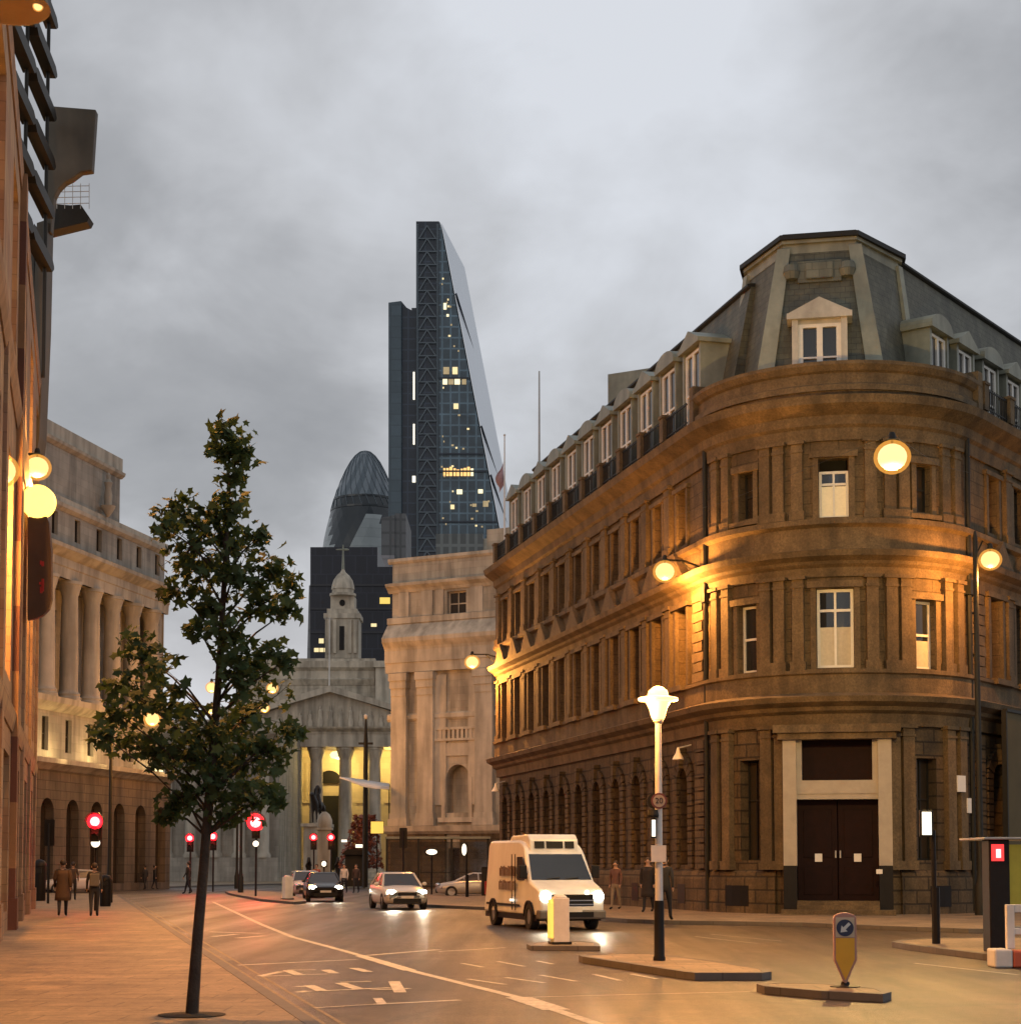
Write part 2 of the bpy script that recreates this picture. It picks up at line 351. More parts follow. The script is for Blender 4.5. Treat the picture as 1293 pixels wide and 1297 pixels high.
isl = [[gp(733, 1210, .12), gp(790, 1207.6, .12), gp(828, 1208, .12), gp(900, 1216.5, .12), gp(970, 1227, .12), gp(977, 1231, .12), gp(965, 1232.5, .12), gp(880, 1232.5, .12), gp(866, 1231, .12), gp(738, 1212, .12)],
       [gp(958, 1246.5, .11), gp(985, 1244.5, .11), gp(1050, 1246, .11), gp(1118, 1252, .11), gp(1129, 1256.5, .11), gp(1118, 1259.5, .11), gp(1040, 1255.5, .11), gp(968, 1249.5, .11)],
       [gp(667, 1196, .1), gp(675, 1193.5, .1), gp(740, 1192.5, .1), gp(760, 1194.5, .1), gp(760, 1198.8, .1), gp(672, 1198.3, .1)],
       [gp(285, 1129, .12), gp(310, 1127, .12), gp(350, 1130, .12), gp(386, 1138, .12), gp(388, 1141.5, .12), gp(372, 1142.5, .12), gp(330, 1139, .12), gp(290, 1131.5, .12)]]
for q, h in zip(isl, (.12, .11, .1, .12)): raised('traffic_island', [(p.x, p.y) for p in q], h, .13)
# -------- painted markings, thin sheets on the asphalt
mk = MB(); my = MB()
def stroke(b, p, q, w, z=.004):
    p = Vector((p[0], p[1])); q = Vector((q[0], q[1])); d = (q-p).normalized(); n = Vector((-d.y, d.x))*w/2
    k = max(1, int((q-p).length/3))
    z += .0004*len(b.f)*.25
    b.add([(*(a+s), z) for a, s in ((p, -n), (q, -n), (q, n), (p, n))], [(0, 1, 2, 3)])
def ps(px, py, qx, qy, w=.1, b=None): stroke(b or mk, gp(px, py), gp(qx, qy), w)
cl = [(775, 1306), (751, 1296), (656, 1264), (520, 1230), (457, 1211), (432, 1204), (371, 1187.6), (330, 1171), (270, 1143)]
for a, b_ in zip(cl, cl[1:]): ps(*a, *b_, .15)
ps(656, 1264, 705, 1280, .34); ps(457, 1211.5, 520, 1230, .24)
ps(300, 1223.3, 452, 1216, .14); ps(463, 1211, 555, 1203.5, .2); ps(555, 1206, 640, 1201, .1)
ps(398, 1277.5, 475, 1273, .07); ps(475, 1273, 582, 1267.5, .13)
ps(656, 1264.5, 800, 1260.5, .06); ps(800, 1260.5, 950, 1257, .05)
ps(478, 1265, 484, 1272.5, .12)
for a in ((330, 1237, 356, 1231.5), (330, 1237.5, 368, 1236.2), (364, 1230, 380, 1236), (364, 1229.6, 400, 1229.2), (381, 1235.5, 415, 1234.5),
          (412, 1229.2, 424, 1233.8), (448, 1227, 467, 1232), (391, 1249, 408, 1256), (408, 1256, 495, 1252), (431, 1246, 455, 1254),
          (431, 1245, 470, 1244), (376, 1251, 385, 1250), (376, 1258, 392, 1256), (499, 1244, 507, 1258), (470, 1255, 520, 1253)):
    ps(*a, .13 if abs(a[0]-a[2]) > 24 else .17)
for a in ((585, 1221, 612, 1226), (630, 1218.5, 664, 1225), (680, 1218, 700, 1222), (640, 1239, 690, 1246), (684, 1236, 730, 1244), (592, 1241, 640, 1248),
          (752, 1235, 785, 1243), (800, 1235, 832, 1241)): ps(*a, .09)
for a in ((265, 1181, 330, 1183), (270, 1187, 300, 1184), (300, 1189, 335, 1186)): ps(*a, .2)
ps(880, 1187, 960, 1196, .06); ps(900, 1184, 990, 1193, .05)
ps(1158, 1221, 1290, 1236, .09)
tag(mk.build('road_markings', m_mark), kind='structure')
for off in (.16, .36):
    stroke(my, (kerbX(-15)+off+.05, -15), (kerbX(95)+off+.05, 95), .05)
tag(my.build('road_edge_lines', m_myel), kind='structure')

# ================================================================== CORNER BUILDING
P0 = gp(1062, 1163); P0 = Vector((P0.x, P0.y))
BA, HA = R_(11.2), R_(64.6)
bI = Vector((sin(BA), cos(BA))); cI = Vector((cos(BA), -sin(BA)))
W_ = 4.42; RAD = W_/sin(HA); LC = RAD*2*HA
CC = P0+bI*RAD
dA = Vector((-sin(R_(14.2)), cos(R_(14.2)))); nA = Vector((-dA.y, dA.x))
nA = Vector((-cos(R_(14.2)), -sin(R_(14.2))))
dB = Vector((sin(R_(36.6)), cos(R_(36.6)))); nB = Vector((cos(R_(36.6)), -sin(R_(36.6))))
def arcp(phi, v): return CC+(-bI*cos(phi)+cI*sin(phi))*(RAD+v)
PL = arcp(-HA, 0); PR = arcp(HA, 0)
class Outline(Map):
    def __call__(s, u, v, z):
        if u < 0: p = PL+dA*(-u)+nA*v
        elif u <= LC: p = arcp(u/RAD-HA, v)
        else: p = PR+dB*(u-LC)+nB*v
        return (p.x, p.y, z)
    def breaks(s, a, b):
        r = [a]
        if a < 0 < b: r.append(0.)
        k = max(a, 0.); e = min(b, LC)
        if e > k:
            n = max(1, int((e-k)/.33+.5))
            r += [k+(e-k)*i/n for i in range(1, n+1)]
        if b > LC and a < LC: r.append(LC)
        r.append(b)
        o = [r[0]]
        for x in sorted(r[1:]):
            if x-o[-1] > 1e-6: o.append(x)
        return o
OM = Outline(); OM0 = OM; CB = LC/2
def hole(w, mp, u0, u1, z0, z1, ua, ub, za, zb, arch=False, dep=.38, v=0., m=0, seg=10):
    """a stretch of wall with one opening and its reveals"""
    def strip(a, b, c, d):
        if b-a < 1e-4 or d-c < 1e-4: return
        br = mp.breaks(a, b)
        for x, y in zip(br, br[1:]): w.quad((x, v, c), (y, v, c), (y, v, d), (x, v, d), mp, m)
    strip(u0, ua, z0, z1); strip(ub, u1, z0, z1); strip(ua, ub, z0, za)
    if not arch:
        strip(ua, ub, zb, z1)
        ring = [(ua, za), (ua, zb), (ub, zb), (ub, za)]
    else:
        r = (ub-ua)/2; uc = (ua+ub)/2
        ap = [(uc-r*cos(pi*i/seg), zb+r*sin(pi*i/seg)) for i in range(seg+1)]
        for (a, b), (c, d) in zip(ap, ap[1:]): w.quad((a, v, b), (c, v, d), (c, v, z1), (a, v, z1), mp, m)
        ring = [(ua, za)]+ap+[(ub, za)]
    for (a, b), (c, d) in zip(ring, ring[1:]+ring[:1]):
        w.quad((a, v, b), (c, v, d), (c, v-dep, d), (a, v-dep, b), mp, m)
def solid(w, mp, u0, u1, z0, z1, v=0., m=0):
    br = mp.breaks(u0, u1)
    for x, y in zip(br, br[1:]): w.quad((x, v, z0), (y, v, z0), (y, v, z1), (x, v, z1), mp, m)
def window(parent, mp, ua, ub, za, zb, v=-.24, arch=False, fr=.08, cols=2, rows=(.55,), mat_f=None, mat_g=None, blind=0, bl_mat=None, name='window'):
    f = MB(); t = .07
    top = zb+((ub-ua)/2 if arch else 0)
    f.box(ua, ua+fr, v-t, v, za, zb, mp); f.box(ub-fr, ub, v-t, v, za, zb, mp)
    f.box(ua+fr, ub-fr, v-t, v, za, za+fr, mp)
    if not arch: f.box(ua+fr, ub-fr, v-t, v, zb-fr, zb, mp)
    else:
        r = (ub-ua)/2; uc = (ua+ub)/2
        for i in range(8):
            a0, a1 = pi*i/8, pi*(i+1)/8
            f.prism([(uc-r*cos(a0), zb+r*sin(a0)), (uc-r*cos(a1), zb+r*sin(a1)), (uc-(r-fr)*cos(a1), zb+(r-fr)*sin(a1)), (uc-(r-fr)*cos(a0), zb+(r-fr)*sin(a0))], v-t, v, mp)
    for i in range(1, cols):
        x = ua+(ub-ua)*i/cols; f.box(x-fr*.4, x+fr*.4, v-t, v+.006, za+fr, (zb if arch else zb-fr), mp)
    for q in rows:
        z = za+(zb-za)*q; f.box(ua+fr, ub-fr, v-t, v+.012, z-fr*.45, z+fr*.45, mp)
    o = f.build(name, mat_f or m_white, parent)
    p = MB(); br = mp.breaks(ua+.01, ub-.01)
    if arch:
        r = (ub-ua)/2-.01; uc = (ua+ub)/2
        p.prism([(ua+.01, za+.01)]+[(uc-r*cos(pi*i/10), zb+r*sin(pi*i/10)) for i in range(11)]+[(ub-.01, za+.01)], v-.06, v-.045, mp)
    else: p.box(ua+.01, ub-.01, v-.06, v-.045, za+.01, zb-.01, mp)
    p.build('pane', mat_g or m_glass, o)
    if blind:
        bl = MB(); bl.box(ua+fr, ub-fr, v-.04, v-.03, za+fr, za+(zb-za)*blind, mp); bl.build('blind', bl_mat or m_blind, o)
    return o
def corniced(b, mp, u0, u1, prof):
    """prof: list of (v,z) outline of the moulding, closed against v=-.05"""
    z0, z1 = prof[0][1], prof[-1][1]
    b.sweep(u0, u1, [(-.05, z0)]+list(prof)+[(-.05, z1)], mp)

corner = thing('corner_building', 'soot brown stone corner block with rounded bay, mansard attic and dark double door', 'building', (P0.x, P0.y, 0), world=True)
UA0 = -1.25; NA = 11; BWA = 2.68; UEND = UA0-NA*BWA-.25
UB0 = LC+1.25; BWB = 2.45; NB = 7; UBE = UB0+NB*BWB
bayA = [(UA0-(i+1)*BWA, UA0-i*BWA) for i in range(NA)]
bayB = [(UB0+i*BWB, UB0+(i+1)*BWB) for i in range(NB)]
wl = MB(); rs = MB()
# ground storey (rusticated), arched windows
for (a, b_) in bayA+bayB:
    c = (a+b_)/2; h = .55
    hole(rs, OM, a, b_, 0, 6.4, c-h, c+h, 1.75, 4.75, True, .55)
    window(corner, OM, c-h, c+h, 1.75, 4.75, -.42, True, .07, 2, (.5,), m_iron, m_glassg)
solid(rs, OM, UEND, bayA[-1][0], 0, 6.4); solid(rs, OM, UA0, 0, 0, 6.4); solid(rs, OM, LC, UB0, 0, 6.4)
DW = 1.33
for sgn in (-1, 1):
    c = CB+sgn*3.15
    a, b_ = sorted((CB+sgn*1.95, CB+sgn*4.3))
    hole(rs, OM, a, b_, 0, 6.4, c-.42, c+.42, 1.9, 5.3, False, .5)
    window(corner, OM, c-.42, c+.42, 1.9, 5.3, -.38, False, .06, 2, (.6,), m_iron, m_glassg)
    a, b_ = sorted((CB+sgn*4.3, CB+sgn*CB)); solid(rs, OM, a, b_, 0, 6.4)
# door surround gap
solid(rs, OM, CB-1.95, CB-DW-.42, 0, 6.4); solid(rs, OM, CB+DW+.42, CB+1.95, 0, 6.4)
solid(rs, OM, CB-DW-.42, CB+DW+.42, 5.95, 6.4)
rs.build('ground_storey_wall', m_rust, corner)
# upper walls
def upper(mp, cells):
    for (a, b_, c, hw, z0, z1, za, zb, arch) in cells: hole(wl, mp, a, b_, z0, z1, c-hw, c+hw, za, zb, arch, .42)
for (a, b_) in bayA+bayB:
    c = (a+b_)/2
    hole(wl, OM, a, b_, 6.4, 12.2, c-.55, c+.55, 8.35, 11.2, False, .45)
    window(corner, OM, c-.55, c+.55, 8.35, 11.2, -.3, False, .07, 2, (.62,), m_white if a > LC else m_iron, m_glass if a > LC else m_glassg, (0, 0, .45, 0, .62, 0, 0, .3)[int(abs(a)*3.7) % 8])
    hole(wl, OM, a, b_, 12.2, 17.7, c-.5, c+.5, 13.55, 15.55, False, .45)
    window(corner, OM, c-.5, c+.5, 13.55, 15.55, -.3, False, .07, 2, (.55,), m_iron, m_glassg, (0, .5, 0, 0, .35, 0, 0)[int(abs(a)*2.3) % 7])
solid(wl, OM, UEND, bayA[-1][0], 6.4, 17.7); solid(wl, OM, UA0, 0, 6.4, 17.7); solid(wl, OM, LC, UB0, 6.4, 17.7)
for c, hw in ((CB-3.15, .42), (CB, .62), (CB+3.15, .42)):
    a = c-1.45 if c != CB else CB-1.7; b_ = c+1.45 if c != CB else CB+1.7
    za, zb = (8.3, 10.95) if c == CB else (8.3, 10.6)
    hole(wl, OM, a, b_, 6.4, 12.2, c-hw, c+hw, za, zb, False, .35)
    if c == CB: window(corner, OM, c-hw, c+hw, za, zb, -.16, False, .1, 2, (.73,), m_white, m_glass, .52)
    else: window(corner, OM, c-hw, c+hw, za, zb, -.2, False, .09, 1, (.5,), m_white, m_glass, .42 if c > CB else 0)
    za, zb = (13.35, 15.35) if c == CB else (13.6, 15.2)
    hw2 = .5 if c == CB else .32
    hole(wl, OM, a, b_, 12.2, 17.7, c-hw2, c+hw2, za, zb, False, .35)
    if c == CB: window(corner, OM, c-hw2, c+hw2, za, 14.95, -.16, False, .09, 2, (.72,), m_white, m_glass, .68, m_blind_lit)
    else: window(corner, OM, c-hw2, c+hw2, za, zb, -.25, False, .07, 1, (.5,), m_iron, m_glassg)
solid(wl, OM, 0, CB-4.6, 6.4, 17.7); solid(wl, OM, CB+4.6, LC, 6.4, 17.7)
# solid ends and back so that light does not leak through
pe = OM(UEND, 0, 0); pb = OM(UBE, 0, 0)
q1 = Vector(pe[:2])-nA*16; q2 = Vector(pb[:2])-nB*12
wl.quad((UEND, 0, 0), (UEND, -18, 0), (UEND, -18, 17.7), (UEND, 0, 17.7), OM)
wl.quad((UBE, 0, 0), (UBE, -18, 0), (UBE, -18, 17.7), (UBE, 0, 17.7), OM)
wl.build('upper_wall', m_stone, corner)
# dark core just inside, keeps rooms dark
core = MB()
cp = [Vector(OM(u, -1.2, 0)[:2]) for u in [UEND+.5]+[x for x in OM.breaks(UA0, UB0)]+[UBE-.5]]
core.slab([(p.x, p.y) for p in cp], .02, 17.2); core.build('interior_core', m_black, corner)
# plinth
pl = MB()
prof = [(0, 0), (.16, 0), (.16, 1.25), (.1, 1.5), (0, 1.58)]
for a, b_ in ((UEND, CB-DW-.75), (CB+DW+.75, UBE)): pl.sweep(a, b_, [(-.05, 0)]+prof[1:]+[(-.05, 1.58)], OM)
for (a, b_) in [(CB-4.2, CB-3.0), (CB+2.9, CB+4.1)]+[((x+y)/2-.4, (x+y)/2+.4) for x, y in bayA+bayB]:
    pass
pl.build('plinth', m_rust, corner)
for (a, b_) in [(CB-4.2, CB-3.1), (CB+3.1, CB+4.0)]+[((x+y)/2-.4, (x+y)/2+.4) for x, y in bayA]:
    gr = MB(); gr.box(a, b_, .155, .175, .35, 1.05, OM); gr.build('basement_grille', m_black, corner)
# cornices
c1 = MB(); corniced(c1, OM, UEND-.25, UBE, [(.1, 6.35), (.14, 6.75), (.3, 6.85), (.34, 6.98), (.62, 7.12), (.68, 7.3), (.3, 7.42), (.22, 7.45), (.22, 8.05), (.3, 8.1), (.3, 8.22), (.05, 8.25)])
c1.build('first_cornice', m_stone_s, corner)
c2 = MB(); corniced(c2, OM, UEND-.25, UBE, [(.08, 11.35), (.12, 11.65), (.25, 11.75), (.3, 11.85), (.55, 11.98), (.6, 12.18), (.22, 12.25), (.1, 12.28), (.1, 13.0), (.28, 13.1), (.28, 13.28), (.05, 13.32)])
c2.build('second_cornice', m_stone_s, corner)
c3 = MB(); corniced(c3, OM, UEND-.25, UBE, [(.1, 15.95), (.14, 16.35), (.25, 16.45), (.3, 16.75), (.42, 16.82), (.75, 17.05), (.82, 17.32), (.3, 17.45), (.2, 17.5), (.2, 17.72), (0, 17.75)])
mo = OM.breaks(UEND, UBE)
u = UEND+.2

c3.build('top_cornice', m_stone_s, corner)
pp = MB(); pp.sweep(-.9, LC+.9, [(-.35, 17.6), (.3, 17.6), (.3, 17.8), (.14, 17.86), (.14, 18.22), (.24, 18.28), (.36, 18.46), (.36, 18.58), (.12, 18.64), (-.35, 18.68)], OM)
pp.box(-.95, -.55, -.3, .34, 17.6, 18.95, OM); pp.box(LC+.55, LC+.95, -.3, .34, 17.6, 18.95, OM)
pp.build('bay_parapet', m_stone_s, corner)
# pilasters
def pilaster(ua, ub, z0, z1, v=.16):
    p = MB(); p.box(ua, ub, -.02, v, z0+.3, z1-.4, OM)
    p.box(ua-.06, ub+.06, -.02, v+.06, z0, z0+.3, OM)
    c = (ua+ub)/2; w = (ub-ua)/2
    for i, (e, h0, h1) in enumerate(((.03, .4, .32), (.0, .32, .12), (.08, .12, 0))): p.box(ua-e, ub+e, -.02, v+e, z1-h0, z1-h1, OM)
    p.build('pilaster', m_stone_s, corner)
edges = [UA0]+[a for a, b_ in bayA]
for x in edges[1:]:
    pilaster(x-.3, x+.3, 13.3, 16.0, .2); pilaster(x-.27, x+.27, 8.22, 11.4, .2)
for a, b_ in bayB[1:]:
    pilaster(a-.27, a+.27, 13.3, 16.0, .2); pilaster(a-.25, a+.25, 8.22, 11.4, .2)
for d in (1.2, 1.85, 2.35, 4.1, 4.75):
    for sgn in (-1, 1):
        x = CB+sgn*d; pilaster(x-.19, x+.19, 8.22, 11.4, .2); pilaster(x-.19, x+.19, 13.3, 16.0, .16)
        if d > 1.5: pilaster(x-.2, x+.2, 1.58, 6.4, .22)
# rusticated quoin strips beside the bay
for (a, b_) in ((-1.1, -.2), (LC+.2, LC+1.1)):
    q = MB(); z = 8.25; i = 0
    while z < 11.3:
        e = .0 if i % 2 else .12
        q.box(a-e, b_+e, -.02, .2, z+.02, z+.34, OM); z += .36; i += 1
    q.build('quoin_strip', m_jamb if False else m_stone_s, corner)
    q = MB(); z = 1.6; i = 0
    while z < 6.2:
        q.box(a, b_, -.02, .17, z+.03, z+.43, OM); z += .46
    q.build('quoin_strip', m_rust, corner)
for x in (.12, LC-.12):
    d = MB(); 
    c = OM(x, .16, 0); d.tube([(c[0], c[1], .2), (c[0], c[1], 17)], .09, 8); 
    d.box(x-.18, x+.18, .02, .3, 11.0, 11.5, OM); d.build('downpipe', m_iron, corner)
# window heads: pediments over the first floor on the street fronts, hoods over arches
for i, (a, b_) in enumerate(bayA+bayB):
    c = (a+b_)/2; p = MB(); w = .98
    p.prism([(c-w, 12.26), (c+w, 12.26), (c, 13.22)], .0, .42, OM); p.build('pediment', m_stone_s, corner)
    p = MB(); p.box(c-.78, c-.57, 0, .14, 8.3, 11.3, OM); p.box(c+.57, c+.78, 0, .14, 8.3, 11.3, OM); p.box(c-.95, c+.95, 0, .22, 11.18, 11.36, OM)
    p.box(c-.8, c+.8, 0, .45, 8.08, 8.28, OM)
    p.build('window_surround', m_stone_s, corner)
    p = MB(); r0, r1 = .55, 1.05
    for k in range(9):
        a0 = pi*k/9+.03; a1 = pi*(k+1)/9-.03; rr = r1+(.22 if k == 4 else 0)
        p.prism([(c-r0*cos(a0), 4.75+r0*sin(a0)), (c-rr*cos(a0), 4.75+rr*sin(a0)), (c-rr*cos(a1), 4.75+rr*sin(a1)), (c-r0*cos(a1), 4.75+r0*sin(a1))], -.03, .13 if k != 4 else .26, OM)
    zz = 1.62
    while zz < 4.6:
        p.box(c-1.0, c-.56, -.02, .12, zz+.03, zz+.42, OM); p.box(c+.56, c+1.0, -.02, .12, zz+.03, zz+.42, OM); zz += .45
    p.build('arch_surround', m_rust, corner)
    p = MB(); p.box(c-.68, c-.5, 0, .1, 13.4, 15.65, OM); p.box(c+.5, c+.68, 0, .1, 13.4, 15.65, OM); p.box(c-.8, c+.8, 0, .16, 15.56, 15.72, OM)
    p.build('window_surround', m_stone_s, corner)
for c, hw, z0, z1 in ((CB, .62, 8.25, 10.98), (CB-3.15, .42, 8.25, 10.62), (CB+3.15, .42, 8.25, 10.62), (CB, .5, 13.32, 15.38), (CB-3.15, .32, 13.5, 15.22), (CB+3.15, .32, 13.5, 15.22)):
    p = MB(); p.box(c-hw-.18, c-hw, 0, .1, z0, z1, OM); p.box(c+hw, c+hw+.18, 0, .1, z0, z1, OM); p.box(c-hw-.28, c+hw+.28, 0, .18, z1, z1+.22, OM)
    p.box(c-hw-.3, c+hw+.3, 0, .24, z0-.16, z0, OM)
    p.build('window_surround', m_stone_s, corner)
# doorway
DM = Frame(Vector(OM(CB, 0, 0)[:2]), cI, -bI)
j = MB()
for sg in (-1, 1):
    a, b_ = sorted((sg*(DW), sg*(DW+.44)))
    j.box(a, b_, -.5, .16, 1.72, 5.9, DM)
    a, b_ = sorted((sg*(DW-.18), sg*(DW-.004))); j.box(a, b_, -.5, -.02, 4.55, 5.9, DM)
j.box(-DW, DW, -.5, .0, 3.92, 4.55, DM); j.box(-DW, DW, -.5, .03, 4.1, 4.36, DM)
j.build('door_jamb', m_jamb, corner)
h = MB(); h.box(-DW-.6, DW+.6, -.2, .3, 5.9, 6.12, DM); h.box(-DW-.75, DW+.75, -.2, .42, 6.12, 6.38, DM); h.build('door_hood', m_stone_s, corner)
for sg in (-1, 1):
    a, b_ = sorted((sg*DW, sg*(DW+.44)))
    k = MB(); k.box(a, b_, -.5, .3, 0, 1.72, DM); k.build('door_pier', m_black, corner)
    d = MB(); a, b_ = sorted((sg*.012, sg*DW)); d.box(a, b_, -.56, -.48, .56, 3.92, DM)
    for (zz0, zz1) in ((.75, 1.7), (2.0, 3.6)):
        x0, x1 = sorted((sg*.2, sg*(DW-.2))); d.box(x0, x1, -.48, -.455, zz0, zz1, DM)
    dd = d.build('door', m_door, corner, bevel=.012)
    n = MB(); x0, x1 = sorted((sg*.52, sg*.76)); n.box(x0, x1, -.452, -.44, 1.85, 2.12, DM); n.build('notice', m_paper, dd)
    n = MB(); x0, x1 = sorted((sg*.05, sg*.1)); n.box(x0, x1, -.475, -.42, 1.98, 2.22, DM); n.build('handle', m_steel, dd)
t = MB(); t.box(-DW+.18, DW-.18, -.56, -.5, 4.5, 5.92, DM); t.build('fanlight', m_door, corner)
n = MB(); n.box(DW-.1, DW+.1, .302, .315, 1.45, 1.6, DM); n.build('door_sign', m_paper, corner)
st = MB()
for i in range(4): st.box(-DW-.002-(.5 if i < 2 else 0), DW+.002+(.5 if i < 2 else 0), -.6, .32+(3-i)*.32, .14*i, .14*(i+1), DM)
st.build('steps', m_stone_s, corner)
# wall plates and little fixtures on the bay
n = MB(); n.box(CB+4.3, CB+4.75, .2, .26, 4.2, 4.75, OM); n.build('street_plate', m_paper, corner)
n = MB(); n.box(CB+4.85, CB+5.1, .2, .26, 3.5, 4.0, OM); n.build('alarm_box', m_paper, corner)
for uu in (-1.9, UEND+1.2):
    n = MB(); q = OM(uu, .5, 5.7); n.lathe([(.03, .3), (.05, .25), (.09, .1), (.2, -.1), (.21, -.14)], 12, q); n.tube([(q[0], q[1], q[2]+.28), OM(uu, 0, 6.1)], .025)
    n.build('wall_lantern', m_wpaint, corner, smooth=True)
# mansards
FMA = Frame((PL.x, PL.y), (-dA.x, -dA.y), (nA.x, nA.y)); FMB = Frame((PR.x, PR.y), (dB.x, dB.y), (nB.x, nB.y))
def mans(u0, u1, mp, e=0.):
    r = MB(); r.sweep(u0, u1, [(-.4, 17.6), (-.5-e*1.05, 17.8), (-1.55-e*.9, 22.45+e*.8), (-7, 22.45+e*.8), (-7, 17.6)], mp); r.build('mansard_roof', m_slate, corner)
    t = MB(); t.sweep(u0, u1, [(a_-e*.9, b_+e*.8) for a_, b_ in ((-1.8, 22.4), (-1.5, 22.4), (-1.42, 22.46), (-1.42, 22.54), (-1.6, 22.58), (-5, 22.6), (-5, 22.42))], mp); t.build('ridge_trim', m_iron, corner)
mans(UEND+.15, -.4, FMA, .35); mans(.2, UBE-LC, FMB, 1.4)
r = MB(); cp = [OM(u, -.4, 0) for u in OM.breaks(-1.0, LC+1.0)]
r.slab([(p[0], p[1]) for p in cp], 17.5, 17.9); r.build('bay_roof_deck', m_lead, corner)
FLAT = [Vector(OM(u, -4, 0)[:2]) for u in (UEND+.3, -1)]+[Vector(OM(u, -4, 0)[:2]) for u in (LC+1, UBE)]
r = MB(); r.slab([(p.x, p.y) for p in FLAT], 17.6, 22.3); r.build('attic_block', m_lead, corner)
def dormer(c, arch=False, w=.80, z0=17.85, ztop=20.95, dv=0.):
    class Back(Map):
        def __call__(s, u, v, z): return OM0(u, v-dv, z)
        def breaks(s, a, b): return OM0.breaks(a, b)
    OM = Back()
    d = MB()
    for sg in (-1, 1):
        a, b_ = sorted((c+sg*w, c+sg*(w+.16))); d.box(a, b_, -2.6, -.36, z0, ztop, OM)
    d.box(c-w, c+w, -1.5, -.5, ztop-.12, ztop, OM)
    d.box(c-w-.3, c+w+.3, -2.7, -.2, ztop, ztop+.16, OM)
    if arch:
        k = 10; rr = w+.26
        d.prism([(c-rr*cos(pi*i/k), ztop+.16+.45*sin(pi*i/k)) for i in range(k+1)], -2.8, -.22, OM)
    else: d.prism([(c-w-.26, ztop+.16), (c+w+.26, ztop+.16), (c, ztop+.66)], -2.8, -.22, OM)
    o = d.build('dormer', m_leadp, corner)
    f = MB(); fr = .17; v = -.42; t = .1; zf = z0+.1; zt = ztop-.12
    for x0, x1, a, b_ in ((c-w, c-w+fr, zf, zt), (c+w-fr, c+w, zf, zt), (c-fr*.45, c+fr*.45, zf+.1, zt-.1), (c-w+fr, c+w-fr, zf, zf+.1), (c-w+fr, c+w-fr, zt-.1, zt)):
        f.box(x0, x1, v-t, v, a, b_, OM)
    f.box(c-w+fr, c-fr*.45, v-t, v-.01, zf+(zt-zf)*.45, zf+(zt-zf)*.45+.08, OM); f.box(c+fr*.45, c+w-fr, v-t, v-.01, zf+(zt-zf)*.45, zf+(zt-zf)*.45+.08, OM)
    f.build('window_frame', m_white, o)
    g_ = MB(); g_.box(c-w+.02, c+w-.02, v-.09, v-.07, zf, zt, OM); g_.build('pane', m_glass, o)
for i, (a, b_) in enumerate(bayA): dormer((a+b_)/2, i % 2 == 1)
for i in range(NB): dormer(LC+1.15+i*BWB, i % 2 == 0, .68, 17.85, 20.75, .95)
# iron balcony railings before the dormers
def railing(a, b_):
    r = MB(); r.box(a, b_, .22, .26, 18.5, 18.55, OM); r.box(a, b_, .22, .26, 17.82, 17.86, OM)
    x = a+.08
    while x < b_: r.box(x, x+.03, .225, .255, 17.72, 18.6, OM); x += .16
    r.build('railing', m_iron, corner)
for a, b_ in bayA+bayB:
    railing(a+.2, b_-.2)
    p = MB(); p.box(a-.2, a+.2, .0, .38, 17.7, 18.6, OM); p.box(a-.24, a+.24, -.04, .42, 18.6, 18.7, OM); p.build('railing_pier', m_stone_s, corner)
# turret roof over the bay
TM = Frame(P0-cI*.42, cI, -bI)
def tp(c, b, z): return (c, -b, z)
base = [(-1.95, .75), (1.95, .75), (3.35, 4.4), (3.3, 9.5), (-3.3, 9.5), (-3.3, 4.4)]
topp = [(-1.22, 2.15), (1.22, 2.15), (2.7, 4.7), (2.6, 8.8), (-2.6, 8.8), (-2.6, 4.7)]
tr = MB(); n6 = 6
tr.add([tp(*p, 17.85) for p in base]+[tp(*p, 23.4) for p in topp], [(i, (i+1) % 6, 6+(i+1) % 6, 6+i) for i in range(6)]+[(6, 7, 8, 9, 10, 11)], TM)
tr.build('turret_roof', m_slate, corner)
rib = MB()
for i in (0, 1, 2, 5):
    a = Vector(tp(*base[i], 17.85)); b_ = Vector(tp(*topp[i], 23.35)); w = .3 if i in (0, 1) else .2
    out = Vector((0, .14, 0)) if i in (0, 1) else Vector((.14 if i == 2 else -.14, .06, 0))
    sd = Vector((1, 0, 0)) if i in (0, 1) else Vector((.5, -.86 if i == 2 else .86, 0))
    P = [a-sd*w, a+sd*w, b_+sd*w*.75, b_-sd*w*.75]
    rib.add([tuple(p) for p in P]+[tuple(p+out) for p in P], [(0, 1, 2, 3), (7, 6, 5, 4), (0, 1, 5, 4), (1, 2, 6, 5), (2, 3, 7, 6), (3, 0, 4, 7)], TM)
rib.build('roof_rib', m_leadp, corner)
def grow(poly, e):
    c = Vector((0, 5.2)); return [((Vector(p)-c)*(1+e/(Vector(p)-c).length)+c)[:] for p in poly]
cap = MB()
for e, z0, z1 in ((.06, 23.15, 23.5), (.2, 23.5, 23.62), (.34, 23.62, 23.78), (.1, 23.78, 23.88)):
    q = grow(topp, e); cap.add([tp(*p, z0) for p in q]+[tp(*p, z1) for p in q], [(0, 1, 2, 3, 4, 5), (11, 10, 9, 8, 7, 6)]+[(i, (i+1) % 6, 6+(i+1) % 6, 6+i) for i in range(6)], TM, 0 if z0 < 23.55 else 1)
cap.build('turret_cap', [m_leadp, m_iron], corner)
DWI, DWO = .72, .93
